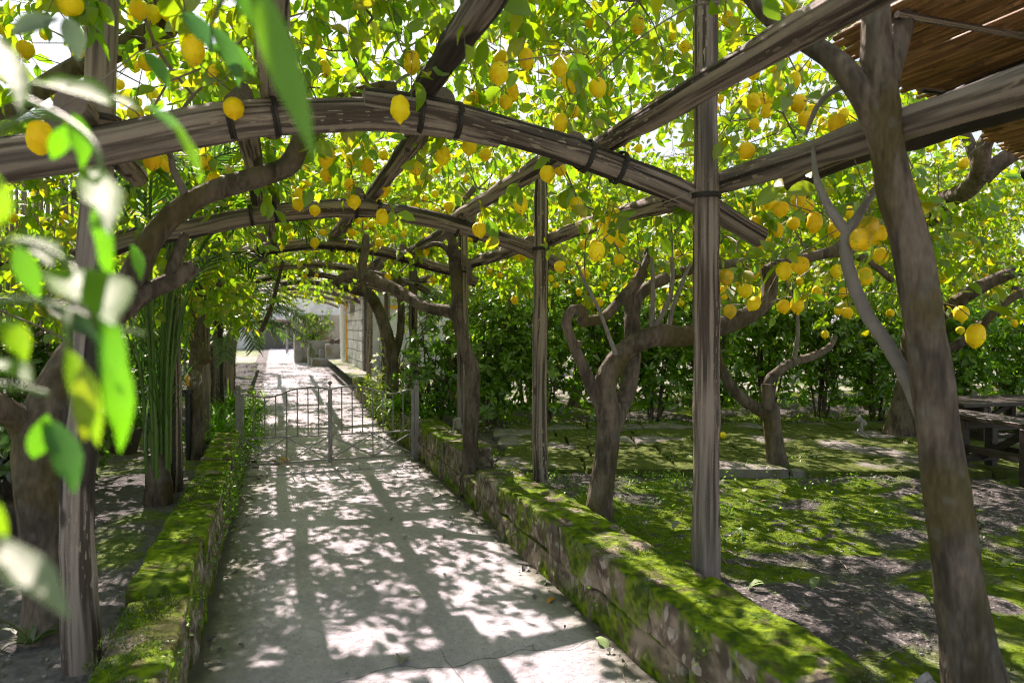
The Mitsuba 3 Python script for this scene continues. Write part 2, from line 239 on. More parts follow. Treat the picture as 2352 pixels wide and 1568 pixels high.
class Foliage:
    """Leaves as arrays; each leaf a small folded, curved blade of its own."""
    ROWS = {'s': ([0.0, 0.35, 0.72, 1.0], [0.0, 1.0, 0.78, 0.0]), 'b': ([0, 0.12, 0.28, 0.45, 0.62, 0.78, 0.9, 1.0], [0.04, 0.46, 0.85, 1.0, 0.90, 0.60, 0.27, 0.0]),
            'q': ([0.0, 0.45, 1.0], [0.0, 1.0, 0.0]), 'r': ([0, 0.2, 0.4, 0.6, 0.8, 1.0], [0.75, 0.95, 1.0, 0.9, 0.62, 0.0])}
    def __init__(s): s.P, s.A, s.N, s.L, s.W, s.C, s.K = [], [], [], [], [], [], []
    def add(s, P, A, N, L, W, C, K=None):
        n = len(P); s.P.append(P); s.A.append(A); s.N.append(N); s.L.append(np.broadcast_to(L, (n,))); s.W.append(np.broadcast_to(W, (n,))); s.C.append(np.broadcast_to(C, (n, 3)))
        s.K.append(R.normal(0.22, 0.22, n) if K is None else np.broadcast_to(K, (n,)))
    def cat(s):
        return [np.concatenate(x) for x in (s.P, s.A, s.N, s.L, s.W, s.C, s.K)]
    @staticmethod
    def mesh(P, A, N, L, W, C, K, kind='s', fold=0.18, wav=0.0):
        xs, ws = Foliage.ROWS[kind]; n = len(P)
        a = unit(A); nn = unit(N - a * np.sum(a * N, -1, keepdims=True)); sd = np.cross(a, nn)
        loc, tri, k = [], [], 0; rows = []
        for x, w in zip(xs, ws):
            if w == 0: loc.append((x, 0, 0)); rows.append((k,)); k += 1
            else: loc += [(x, -w / 2, fold * w), (x, 0, 0), (x, w / 2, fold * w)]; rows.append((k, k + 1, k + 2)); k += 3
        for p, q in zip(rows[:-1], rows[1:]):
            if len(p) == 1 and len(q) == 3: tri += [(p[0], q[0], q[1]), (p[0], q[1], q[2])]
            elif len(q) == 1: tri += [(p[0], q[0], p[1]), (p[1], q[0], p[2])]
            else: tri += [(p[0], q[0], q[1]), (p[0], q[1], p[1]), (p[1], q[1], q[2]), (p[1], q[2], p[2])]
        loc, tri = np.array(loc), np.array(tri)
        x, y, z = loc[:, 0][None], loc[:, 1][None] * np.ones((n, 1)), loc[:, 2][None]
        bend = K[:, None] * x; cx = np.where(np.abs(K[:, None]) > 1e-3, np.sin(bend * 2) / (2 * K[:, None] + 1e-9), x); cz = -(1 - np.cos(bend * 2)) / (2 * K[:, None] + 1e-9)
        zz = z * (W / L)[:, None] + cz
        if wav: zz = zz + wav * np.sin(x * 17 + y * 3 + np.arange(n)[:, None]) * np.abs(y)
        V = P[:, None] + (cx * L[:, None])[..., None] * a[:, None] + (y * W[:, None])[..., None] * sd[:, None] + (zz * L[:, None])[..., None] * nn[:, None]
        m = V.shape[1]
        F = (tri[None] + (np.arange(n) * m)[:, None, None]).reshape(-1, 3)
        return V.reshape(-1, 3), F, np.repeat(C, m, 0)
    def ply(s, bsdf, kind='s', sel=None, **kw):
        a = s.cat()
        if sel is not None: a = [x[sel] for x in a]
        V, F, C = Foliage.mesh(*a, kind=kind, **kw)
        return mikit.ply((V, F), bsdf, smooth=True, color=C)

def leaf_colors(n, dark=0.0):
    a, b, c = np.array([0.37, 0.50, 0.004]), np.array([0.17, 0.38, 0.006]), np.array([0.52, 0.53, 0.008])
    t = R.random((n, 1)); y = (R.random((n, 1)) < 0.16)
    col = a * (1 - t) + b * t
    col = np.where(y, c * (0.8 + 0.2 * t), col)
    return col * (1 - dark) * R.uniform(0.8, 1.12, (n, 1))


# ------------------------------------------------------------------ ground, path, beds
def grid(x0, x1, y0, y1, dx, dy, zf):
    xs = np.linspace(x0, x1, max(2, int((x1 - x0) / dx) + 1)); ys = np.linspace(y0, y1, max(2, int((y1 - y0) / dy) + 1))
    X, Y = np.meshgrid(xs, ys); V = np.stack([X, Y, zf(X, Y)], -1).reshape(-1, 3); w = len(xs)
    i, j = np.meshgrid(np.arange(len(ys) - 1), np.arange(w - 1), indexing='ij'); q = np.stack([i * w + j, i * w + j + 1, (i + 1) * w + j + 1, (i + 1) * w + j], -1).reshape(-1, 4)
    return V, np.vstack([q[:, [0, 1, 2]], q[:, [0, 2, 3]]])
def lumpy(X, Y, a=0.02, sc=1.6): return (nfbm(np.stack([X * sc, Y * sc, X * 0], -1), 4, 3) - 0.5) * 2 * a
struct('ground', mikit.ply(grid(-300, 300, -40, 500, 20, 4, lambda X, Y: -0.12 + rise(Y) * (Y < 45) + 0.43 * (Y >= 45)), 'mat_far_ground', smooth=True))
struct('path', mikit.ply(grid(-0.75, 1.95, -3, 44, 0.1, 0.15, lambda X, Y: rise(Y) + lumpy(X, Y, 0.006, 2.2) * (X > -2)), 'mat_path', smooth=True), label='pale grey concrete garden path dappled with sunlight')
def bedz(X, Y): return 0.27 + lumpy(X, Y, 0.05) + lumpy(X, Y, 0.022, 7) + lumpy(X, Y, 0.008, 21) + rise(Y)
BED = struct('garden_bed', None, label='mossy dark soil of the garden floor right of the path')
scene[BED] = mikit.ply(grid(1.72, 16, -2, 11.0, 0.06, 0.06, bedz), 'mat_bed', smooth=True)
def lbedz(X, Y): return 0.24 + lumpy(X, Y, 0.035) + lumpy(X, Y, 0.012, 8) + rise(Y)
scene[struct('soil_bed', None, label='grey bare soil left of the path')] = mikit.ply(grid(-9, -0.52, -2, 24, 0.08, 0.08, lbedz), 'mat_soil', smooth=True)
scene[struct('far_clearing', None, label='sunlit pale ground beyond the hedge')] = mikit.ply(grid(1.72, 40, 11.0, 44, 0.5, 0.5, lambda X, Y: 0.27 + rise(Y) + lumpy(X, Y, 0.03)), 'mat_far_ground', smooth=True)

# threshold of setts across the path just before the gate: flush stones
th = struct('path_threshold', None, label='row of flat paving setts across the path in front of the gate')
for k in range(8):
    part('sett', mikit.ply(box((-0.22 + k * 0.245, 7.80, 0.004), (0.232, 0.155, 0.03), bev=0.006), 'mat_path', smooth=False), th)

# ------------------------------------------------------------------ low stone walls
def wall(name, label, x0, x1, segs, courses, base=0.0, seed0=0):
    w = thing(name, label, 'wall'); s = seed0
    for (y0, y1) in segs:
        z = base
        for ci, h in enumerate(courses):
            y = y0 - (0.0 if ci % 2 else 0.0); first = True
            while y < y1 - 0.02:
                L = random.choice((0.38, 0.5, 0.62, 0.8, 0.95)) * random.uniform(.9, 1.1) * (0.7 if (first and ci % 2) else 1); first = False
                L = min(L, y1 - y); L = L if y1 - y - L > 0.15 else y1 - y
                top = ci == len(courses) - 1
                ox = random.uniform(-0.012, 0.012) + (0.012 if top else 0)
                hh = h + (random.uniform(-0.015, 0.03) if top else 0)
                zz = z + float(rise(y))
                c = ((x0 + x1) / 2 + (ox if x0 < 0 else -ox), y + L / 2, zz + hh / 2)
                far = y > 8.5
                V, F = stone(c, (x1 - x0, L - 0.006, hh - 0.001), s, 0.010 if far else 0.017, 0.020, 0.12 if far else 0.05)
                part('stone_block', mikit.ply((V, F), 'mat_wall_stone', smooth=True), w); s += 1
                y += L
            z += h
    return w
wall('stone_wall', 'low mossy stone wall along the left side of the path', -0.625, -0.375, [(0.6, 7.95)], (0.255, 0.225), -0.02, 10)
wall('stone_wall', 'low mossy two-course stone wall along the right side of the path nearest the viewer', 1.62, 1.98, [(0.6, 5.62)], (0.2, 0.2), -0.02, 60)
wall('stone_wall', 'single low step stone filling the gap in the right-hand wall before the gate', 1.64, 2.02, [(5.66, 6.12)], (0.26,), -0.02, 110)
wall('stone_wall', 'mossy stone wall with plants running on past the gate on the right', 1.63, 1.97, [(6.2, 8.0), (8.05, 15.5)], (0.22, 0.22), -0.02, 130)
wall('stone_wall', 'low stone edging of the plant bed left of the path beyond the gate', -0.70, -0.40, [(8.3, 15.0)], (0.24,), -0.02, 190)

# mossy paving slabs in the right-hand garden
pv = struct('mossy_paving', None, label='worn mossy slab paving at the back of the right-hand garden')
e0, e1 = atZ(1130, 1075, 0.34), atZ(2130, 1080, 0.34); ed = unit((e1 - e0)[:2]); en = np.array([-ed[1], ed[0]])
s = 300
for row in range(5):
    x = random.uniform(-0.3, 0.1)
    while x < 7.4:
        L = random.uniform(0.62, 1.0); W = 0.60
        c2 = e0[:2] + ed * (x + L / 2) + en * (row * (W + 0.008) + W / 2)
        if 2.05 < c2[0] < 10 and c2[1] > 3.0:
            V, F = stone((0, 0, 0), (L - 0.015, W - 0.015, 0.11), s, 0.010, 0.018, 0.10)
            a = math.atan2(ed[1], ed[0]); M = np.array([[math.cos(a), -math.sin(a), 0], [math.sin(a), math.cos(a), 0], [0, 0, 1]])
            V = V @ M.T + [c2[0], c2[1], 0.285 + random.uniform(-0.008, 0.008)]
            part('slab', mikit.ply((V, F), 'mat_slab', smooth=True), pv); s += 1
        x += L + 0.008

# ------------------------------------------------------------------ the pergola
PG = thing('pergola', 'weathered chestnut-pole pergola of arched beams spanning the path', 'pergola')
seedc = [1]
def pole(name, P, r, parent, sides=16, bump=0.006, n=None, oval=1.0, bsdf='mat_pole', freq=5.0):
    P = spline(P, n or max(10, int(np.sum(np.linalg.norm(np.diff(np.asarray(P, float), axis=0), axis=1)) / 0.09)))
    rr = np.interp(np.linspace(0, 1, len(P)), np.linspace(0, 1, len(np.atleast_1d(r))), np.atleast_1d(r)); bump = bump * (1.9 if bsdf == 'mat_pole' and max(rr) > .04 else 1)
    seedc[0] += 1
    return part(name, Mesh().add(*tube(P, rr, sides, bump, freq, True, oval, seedc[0])).ply(bsdf), parent)
def lashing(c, t, r, parent, turns=4, w=0.0065, spread=0.014):
    m = Mesh(); t = unit(np.asarray(t, float)); a = unit(np.cross(t, [0.3, 0.2, 1])); b = np.cross(t, a)
    n = turns * 14; an = np.linspace(0, turns * 2 * np.pi, n)
    P = np.asarray(c) + (r + 0.004) * (np.cos(an)[:, None] * a + np.sin(an)[:, None] * b) + t * np.linspace(-spread, spread, n)[:, None]
    m.add(*tube(P, w / 2, 5)); part('lashing', m.ply('mat_wire'), parent)

ARCH_Y = [3.0, 5.45, 7.95, 10.7, 13.3, 16.2, 19.6, 23.2, 27.0]
ax = np.array([-0.98, -0.63, -0.21, 0.16, 0.485, 0.84, 1.31, 1.73, 2.04, 2.42]); az = np.array([2.20, 2.285, 2.42, 2.49, 2.53, 2.516, 2.438, 2.334, 2.25, 2.08])
def archz(x, Y): return float(np.interp(x, ax, az)) + float(rise(Y))
POSTS = {-1: [(-0.745, 3.12, 0.064), (-0.80, 6.15, 0.068), (-0.80, 8.75, 0.062), (-0.79, 10.9, 0.07), (-0.8, 13.5, 0.06), (-0.95, 16.4, 0.055)],
         1: [(2.045, 2.92, 0.067), (2.10, 5.33, 0.064), (2.10, 7.87, 0.066), (2.04, 10.6, 0.07), (2.05, 13.2, 0.062), (2.05, 16.1, 0.06)]}
PTOP = {0: 3.25, 1: 3.0}
for side, ps in POSTS.items():
    for i, (x, y, r) in enumerate(ps):
        z0 = 0.15 + float(rise(y)); top = (3.4 if i == 0 else 2.85) + float(rise(y))
        lean = 0.125 if (side < 0 and i == 0) else random.uniform(-0.02, 0.03)
        P = [(x, y, z0), (x + random.uniform(-.012, .012), y, 1.0), (x + lean * 0.5 + random.uniform(-.015, .015), y + 0.01, 2.0), (x + lean, y, top)]
        k = pole('post', P, [r * 1.08, r, r * 0.97, r * 0.88], PG, 16, 0.007, freq=4.0)
        if y < 12:
            zl = 2.25
            lashing((x + lean * 0.6, y, zl), (0, 0, 1), r + 0.003, k, 5); 
            if i == 0 and side < 0: lashing((x + lean * .75, y, 2.42), (0, 0, 1), r + 0.003, k, 4); lashing((x + lean * .5, y, 2.12), (0, 0, 1), r + 0.003, k, 3)
PUR = [(-0.08, 2.575, 0.056), (0.69, 2.655, 0.058), (1.50, 2.515, 0.058), (2.19, 2.33, 0.062), (-0.63, 2.40, 0.055)]
for i, Y in enumerate(ARCH_Y):
    dz = float(rise(Y)); rr = 0.072 if i < 3 else 0.066
    wob = [random.uniform(-0.03, 0.03) for _ in range(4)]
    if i == 0:
        left = [(-1.55, 2.95, 1.98), (-1.0, 2.98, 2.19), (-0.63, 2.99, 2.285), (-0.21, 3.0, 2.42), (0.16, 3.0, 2.485), (0.485, 3.0, 2.52), (0.80, 3.005, 2.50), (0.98, 3.01, 2.47)]
        right = [(0.36, 2.975, 2.565), (0.60, 2.985, 2.55), (0.84, 2.985, 2.525), (1.31, 2.985, 2.438), (1.73, 2.985, 2.334), (2.04, 2.99, 2.235), (2.43, 3.0, 2.07)]
        k = pole('arch', left, [0.086, 0.08, 0.076, 0.07, 0.045], PG, 18, 0.006); k2 = pole('arch', right, [0.058, 0.066, 0.066, 0.062, 0.055], PG, 18, 0.006)
        ks = [k, k2]
    else:
        P = [(x, Y + 0.03 * math.sin(3 * x + i), z + dz + (wob[0] * math.sin(2 * x + i)) * 0.6) for x, z in zip(np.r_[-1.35, ax], np.r_[2.02, az])]
        P[-1] = (2.30, Y, 2.13 + dz); k = pole('arch', P, [rr * 1.05, rr, rr * 0.95, rr * 0.85], PG, 16 if i < 4 else 10, 0.007); ks = [k, k]
        if i in (3, 4, 6): pole('arch', [(x, Y - 0.15, z - 0.02) for x, _, z in P[1:-1]], [rr * 0.8, rr * 0.85, rr * 0.7], PG, 10, 0.006)
    if i < 5:
        for j, (px, pz, pr) in enumerate(PUR[:3]):
            for o in (-0.085, 0.085):
                xx = px + o
                tz = (archz(xx + 0.05, Y) - archz(xx - 0.05, Y)) / 0.1
                lashing((xx, Y if i else 2.99, archz(xx, Y) + (0.004 if i == 0 else 0)), (1, 0, tz), rr + 0.004, ks[0 if px < 0.5 else 1], 4, 0.0065, 0.013)
for j, (px, pz, pr) in enumerate(PUR):
    for i in range(-1, len(ARCH_Y) - 2):
        y0 = (ARCH_Y[i] if i >= 0 else -0.4) + random.uniform(0.14, 0.2); y1 = ARCH_Y[i + 1] + random.uniform(0.42, 0.6)
        o = 0.062 * (1 if (i + j) % 2 else -1)
        if j == 4:
            if i != 0: continue
            y0, y1 = 2.86, 4.15
        dz0, dz1 = float(rise(max(y0, 0))), float(rise(y1))
        P = [(px + o, y0, pz + dz0 + 0.01), (px + o * 0.9 + random.uniform(-.03, .03), (y0 + y1) / 2, pz + (dz0 + dz1) / 2 + random.uniform(-.02, .035)), (px + o + random.uniform(-.02, .02), y1, pz + dz1)]
        pole('purlin', P, [pr * 1.05, pr, pr * 0.9], PG, 14 if i < 3 else 9, 0.007)
        if j == 4: pole('purlin', [(px - 0.13, 2.9, pz - 0.09), (px - 0.13, 3.75, pz - 0.08)], [0.05, 0.045], PG, 12, 0.006)

# ------------------------------------------------------------------ the reed-roofed shelter at the right
SH = thing('reed_shelter', 'reed-mat roof on dark poles over the seating at the right', 'shelter')
RZ = lambda X: 2.78 + 0.02 * (X - 3)
nre = 0
for k in range(190):
    X = 2.14 + k * 0.0280
    if nre >= 290: break
    y0, y1 = 0.3 + random.uniform(-.05, .05), 2.22 + (X - 2.14) * 0.42 + random.uniform(-0.05, 0.05)
    z = RZ(X) + random.uniform(-.007, .007)
    ym = y0 + (y1 - y0) * random.uniform(.35, .75)
    for (a, b) in ((y0, ym), (ym + 0.03, y1)):
        if nre >= 298: break
        P = spline([(X, a, z), (X + random.uniform(-.01, .01), (a + b) / 2, z + random.uniform(-.01, .004)), (X + random.uniform(-.012, .012), b, z)], 4)
        part('reed', Mesh().add(*tube(P, random.uniform(0.0095, 0.0135), 5, 0, 8, True, 1, k % 17)).ply('mat_reed'), SH); nre += 1
m = Mesh()
for k in range(190):
    X = 2.15 + k * 0.0280
    m.add(*tube(np.array([(X + .012, 0.3, RZ(X) + 0.02), (X + .012, 2.19 + (X - 2.14) * .42, RZ(X) + 0.02)]), 0.0095, 4, 0, 8, False, 1, k % 13))
part('reed_backing', m.ply('mat_reed'), SH, kind='stuff')
for yb in (0.9, 1.9, 2.5, 3.3): xb = max(2.13, 2.25 + (yb - 2.2) / .42); pole('batten', [(xb, yb, RZ(xb) - 0.035), (7.6, yb + 0.02, RZ(7.6) - 0.035)], [0.013, 0.012], SH, 7, 0.002)
pole('beam', [(3.02, 0.6, 2.66), (3.04, 1.8, 2.68), (3.05, 2.45, 2.67)], [0.07, 0.068, 0.06], SH, 14, 0.006, bsdf='mat_dark_wood')
pole('beam', [(2.62, 0.7, 2.42), (2.66, 1.9, 2.47), (2.60, 2.62, 2.43), (2.52, 2.9, 2.36)], [0.085, 0.083, 0.075, 0.066], SH, 16, 0.012)
pole('beam', [(5.1, 0.6, 2.7), (5.1, 3.45, 2.7)], [0.06, 0.055], SH, 12, 0.006, bsdf='mat_dark_wood')
pole('beam', [(7.3, 0.6, 2.76), (7.3, 4.5, 2.76)], [0.06, 0.055], SH, 12, 0.006, bsdf='mat_dark_wood')
for (x, y) in ((7.35, 4.6), (7.4, 0.9), (3.06, 0.5)): pole('post', [(x, y, 0.2), (x + .02, y, 1.4), (x, y, 2.7)], [0.062, 0.06, 0.055], SH, 12, 0.006)

# ------------------------------------------------------------------ lemon trees
class Tree: pass
TREES = []
def tree(label, limbs, reach=2.6, group=None, named='lemon_tree', knots=()):
    """limbs: list of (name, points, radii); the first is the trunk"""
    t = Tree(); t.key = thing(named, label, 'tree', group); t.seed = []; t.targets = []; t.reach = reach
    for j, (nm, P, r) in enumerate(limbs):
        P = [np.asarray(p, float) for p in P]
        L = sum(np.linalg.norm(b - a) for a, b in zip(P[:-1], P[1:]))
        C = spline(P, max(8, int(L / 0.07)))
        rr = np.interp(np.linspace(0, 1, len(C)), np.linspace(0, 1, len(r)), r)
        seedc[0] += 1
        big = max(r) > 0.04
        if nm == 'trunk': g_ = C[:, 2] - C[0, 2]; rr = rr * (1 + 0.42 * np.exp(-np.maximum(g_ - .05, 0) / 0.10))
        V, F, U = tube(C, rr, 16 if big else 9, 0.10 * max(r) if big else 0.003, 6.0, True, 1.0, seedc[0])
        part(nm, Mesh().add(V, F, U).ply('mat_grey_bark' if nm == 'grey_stem' else 'mat_bark'), t.key)
        for c, q in zip(C[::3], rr[::3]):
            if c[2] > 1.35 and nm != 'stub': t.seed.append((c, q))
    for (c_, d_, r_) in knots:
        d_ = unit(np.asarray(d_, float)); c_ = np.asarray(c_, float)
        part('pruning_scar', Mesh().add(*tube(np.array([c_ - d_ * .03, c_ + d_ * .004, c_ + d_ * .016, c_ + d_ * .012]), [r_ * 1.5, r_ * 1.35, r_, r_ * .55], 12, r_ * .15, 30)).ply('mat_bark'), t.key)
    t.anchor = np.mean([c for c, _ in t.seed], axis=0) if t.seed else np.asarray(limbs[0][1][-1], float)
    TREES.append(t); return t
D = atD
def px(l, d): return [atD(x, y, d if np.isscalar(d) else d[i]) for i, (x, y) in enumerate(l)]
c6 = lambda l: [(1033.6 + x * .3663, 516.8 + y * .3663) for x, y in l]
c7 = lambda l: [(1550.4 + x * .3662, 516.8 + y * .3662) for x, y in l]
c5 = lambda l: [(516.8 + x * .3663, 516.8 + y * .3663) for x, y in l]

def ground_from(P, z=0.2):   # lowers the first point of a trunk into the soil
    P = list(P); P[0] = np.array([P[0][0], P[0][1], z]); return P
# the great trunk at the right front
lst = px([(2262, 1720), (2228, 1500), (2195, 1290), (2168, 1080), (2132, 800), (2098, 600), (2050, 400), (2022, 240), (2013, 60), (2010, -140), (1985, -420)], [2.42, 2.42, 2.42, 2.42, 2.43, 2.44, 2.45, 2.45, 2.45, 2.45, 2.5])
tree('big leaning brown lemon trunk standing in front of the picnic benches at the right edge', [
    ('trunk', ground_from(lst, 0.16), [0.105, 0.087, 0.082, 0.074, 0.066, 0.064, 0.059, 0.060, 0.052, 0.046, 0.038]),
    ('limb', px([(2020, 300), (1985, 225), (1925, 145), (1850, 95), (1770, 40), (1680, -60)], [2.45, 2.44, 2.5, 2.6, 2.75, 2.9]), [0.046, 0.044, 0.042, 0.04, 0.036, 0.03]),
    ('limb', px([(2030, 190), (2062, 90), (2085, 0), (2120, -120)], [2.46, 2.5, 2.55, 2.6]), [0.05, 0.045, 0.042, 0.03]),
    ('grey_stem', px([(2145, 1010), (2110, 930), (2088, 880), (2045, 800), (1985, 712), (1950, 620), (1942, 560), (1950, 520)], [2.43, 2.48, 2.52, 2.58, 2.62, 2.62, 2.62, 2.62]), [0.032, 0.03, 0.027, 0.026, 0.025, 0.024, 0.024, 0.022]),
    ('grey_stem', px([(1948, 535), (1915, 495), (1885, 440), (1872, 395), (1868, 340)], [2.62, 2.62, 2.65, 2.7, 2.8]), [0.022, 0.019, 0.015, 0.012, 0.009]),
    ('grey_stem', px([(1950, 530), (1975, 490), (2000, 450), (2030, 410)], [2.62, 2.66, 2.72, 2.8]), [0.02, 0.017, 0.013, 0.01]),
    ('grey_stem', px([(1850, 310), (1880, 240), (1930, 200), (1975, 200)], [2.75, 2.7, 2.6, 2.5]), [0.008, 0.011, 0.012, 0.012])], 2.2)
# the forked tree in the middle of the right-hand garden
T3D = 4.62
tree('twisted many-limbed lemon tree with a hooked branch in the middle of the mossy garden', [
    ('trunk', ground_from(px([(1372, 1200), (1380, 1130), (1393, 1040), (1400, 970), (1400, 925)], T3D), 0.2), [0.088, 0.080, 0.077, 0.077, 0.071]),
    ('limb', px([(1392, 950)] + c6([(910, 1060), (840, 900), (765, 730), (728, 620), (752, 545), (810, 528), (842, 575), (815, 608)]), [4.62, 4.6, 4.55, 4.5, 4.5, 4.5, 4.5, 4.52, 4.55]), [0.050, 0.044, 0.039, 0.036, 0.034, 0.035, 0.039, 0.038, 0.032]),
    ('limb', px(c6([(815, 606), (940, 590), (1005, 540), (1085, 450), (1180, 330), (1250, 180)]), [4.55, 4.6, 4.65, 4.7, 4.75, 4.8]), [0.038, 0.036, 0.036, 0.034, 0.03, 0.025]),
    ('limb', px([(1400, 960)] + c6([(968, 1040), (1000, 920), (1085, 800), (1205, 720), (1330, 690), (1450, 700)]) + c7([(190, 660), (340, 615), (460, 565), (560, 480), (595, 380), (585, 270)]), np.linspace(4.62, 4.75, 13)), [0.090, 0.078, 0.074, 0.072, 0.072, 0.078, 0.070, 0.070, 0.066, 0.064, 0.061, 0.058, 0.055]),
    ('limb', px(c7([(585, 290), (640, 255), (740, 235), (850, 200), (1000, 155), (1100, 60)]), [4.75, 4.75, 4.78, 4.8, 4.85, 4.9]), [0.05, 0.042, 0.04, 0.037, 0.034, 0.022]),
    ('limb', px(c7([(850, 200), (1000, 175), (1130, 190), (1250, 250), (1360, 345)]), [4.8, 4.85, 4.9, 5.0, 5.1]), [0.035, 0.032, 0.03, 0.028, 0.024]),
    ('limb', px([(1405, 985)] + c6([(1060, 1150), (1110, 1050), (1135, 900), (1150, 750), (1140, 600), (1160, 480), (1205, 420), (1300, 355), (1420, 305), (1560, 270), (1700, 255), (1850, 230)]), [4.66, 4.7, 4.76, 4.82, 4.88, 4.9, 4.95, 5, 5.05, 5.1, 5.15, 5.2, 5.3]), [0.071, 0.063, 0.060, 0.059, 0.059, 0.059, 0.050, 0.046, 0.044, 0.042, 0.040, 0.038, 0.034]),
    ('limb', px(c6([(1145, 560), (1120, 470), (1160, 380), (1215, 290), (1240, 150)]), [4.9, 4.88, 4.88, 4.9, 4.95]), [0.045, 0.042, 0.038, 0.034, 0.025]),
    ('grey_stem', px(c6([(1265, 640), (1270, 480), (1272, 330), (1262, 200)]), [4.66, 4.64, 4.6, 4.6]), [0.022, 0.016, 0.014, 0.01]),
    ('grey_stem', px(c6([(1280, 640), (1330, 560), (1385, 430), (1395, 250), (1370, 80)]), [4.66, 4.6, 4.55, 4.5, 4.5]), [0.022, 0.02, 0.017, 0.014, 0.01]),
    ('grey_stem', px(c6([(1370, 650), (1395, 520), (1440, 400), (1500, 250)]), [4.68, 4.7, 4.72, 4.75]), [0.02, 0.017, 0.015, 0.01]),
    ('grey_stem', px(c6([(1040, 810), (990, 680), (930, 520), (850, 370), (790, 230)]), [4.5, 4.45, 4.4, 4.35, 4.3]), [0.016, 0.014, 0.012, 0.01, 0.007])], 2.6, knots=[(D(1499, 770, 4.62), [-.3, -1, .1], .03), (D(1392, 1010, 4.56), [-.25, -1, .2], .026), (D(1330, 790, 4.48), [-.4, -1, 0], .016)])
# the low forked tree further right
T4D = 6.3
tree('low Y-shaped lemon tree with a sawn-off stub standing on the mossy paving', [
    ('trunk', ground_from(px([(1790, 1085), (1783, 1050), (1775, 990), (1770, 940), (1766, 925)], T4D), 0.2), [0.10, 0.082, 0.08, 0.08, 0.07]),
    ('limb', px([(1772, 960)] + c7([(540, 1165), (440, 1100), (350, 1010), (290, 900), (262, 790), (255, 700)]), [6.3, 6.3, 6.25, 6.25, 6.25, 6.3, 6.35]), [0.06, 0.056, 0.053, 0.05, 0.045, 0.04, 0.03]),
    ('stub', px(c7([(585, 1150), (582, 1070), (584, 998)]), 6.25), [0.066, 0.062, 0.062]),
    ('limb', px(c7([(590, 1080), (585, 985), (640, 925), (735, 860), (850, 828), (960, 772), (1010, 700)]), [6.3, 6.32, 6.35, 6.4, 6.45, 6.5, 6.55]), [0.055, 0.05, 0.045, 0.043, 0.038, 0.033, 0.022]),
    ('grey_stem', px(c7([(745, 855), (770, 700), (770, 560), (800, 420)]), [6.4, 6.35, 6.35, 6.35]), [0.025, 0.02, 0.016, 0.01])], 2.4)
# the tree growing in the gap of the wall
T5D = 6.4
tree('sinuous lemon trunk growing in the gap of the right-hand wall before the gate', [
    ('trunk', ground_from(px(c6([(128, 1510), (128, 1380), (130, 1300), (142, 1100), (140, 900), (92, 760), (55, 600), (42, 400), (25, 200), (20, 110)]), T5D), 0.05), [0.080, 0.071, 0.069, 0.067, 0.071, 0.060, 0.059, 0.055, 0.050, 0.042]),
    ('limb', px([(1050, 730), (1037, 716), (975, 704), (920, 671), (868, 645), (836, 634), (800, 630), (776, 645), (768, 655)], [6.4, 6.45, 6.6, 6.8, 7.0, 7.1, 7.1, 7.1, 7.1]), [0.055, 0.058, 0.055, 0.056, 0.06, 0.055, 0.045, 0.042, 0.046]),
    ('limb', px([(836, 640), (832, 610), (838, 580), (840, 540)], [7.1, 7.1, 7.15, 7.2]), [0.055, 0.05, 0.045, 0.035]),
    ('limb', px([(1042, 600), (1025, 570), (1000, 560), (975, 570)], [6.4, 6.4, 6.45, 6.5]), [0.03, 0.026, 0.024, 0.015]),
    ('limb', px(c6([(25, 200), (60, 190), (110, 240), (125, 330), (120, 370)]), 6.35), [0.03, 0.032, 0.03, 0.028, 0.026]),
    ('limb', px([(1043, 580), (1035, 520), (1060, 470), (1090, 430)], [6.4, 6.4, 6.4, 6.4]), [0.045, 0.04, 0.035, 0.025])], 2.4, knots=[(D(1082, 900, 6.33), [-.3, -1, .1], .024), (D(1055, 700, 6.34), [.2, -1, .1], .02)])
# the old tree at the back right
tree('thick old lemon tree with a swollen base behind the great trunk at the back right', [
    ('trunk', ground_from(px([(2067, 1015), (2068, 985), (2075, 940), (2082, 890), (2096, 780), (2112, 640), (2120, 520)], [8.0, 8.0, 8.0, 8.0, 7.9, 7.7, 7.4]), 0.2), [0.165, 0.16, 0.14, 0.115, 0.11, 0.105, 0.10]),
    ('limb', px([(2108, 560), (2150, 478), (2215, 440), (2250, 400), (2262, 330), (2320, 240), (2352, 200)], [7.4, 6.6, 6.0, 5.7, 5.5, 5.4, 5.3]), [0.10, 0.09, 0.08, 0.075, 0.06, 0.05, 0.04]),
    ('limb', px([(2255, 410), (2300, 370), (2370, 330), (2460, 280)], [5.7, 5.6, 5.5, 5.4]), [0.07, 0.065, 0.06, 0.05]),
    ('limb', px([(2245, 400), (2235, 350), (2210, 290)], [5.7, 5.75, 5.8]), [0.05, 0.045, 0.035]),
    ('limb', px([(2100, 760), (2170, 715), (2228, 672), (2290, 640), (2345, 620), (2420, 600)], [7.9, 7.7, 7.5, 7.4, 7.3, 7.2]), [0.09, 0.08, 0.075, 0.07, 0.06, 0.05]),
    ('limb', px([(2180, 800), (2235, 770), (2290, 710), (2352, 670), (2430, 640)], [7.7, 7.6, 7.5, 7.4, 7.3]), [0.055, 0.05, 0.045, 0.04, 0.03])], 3.4)
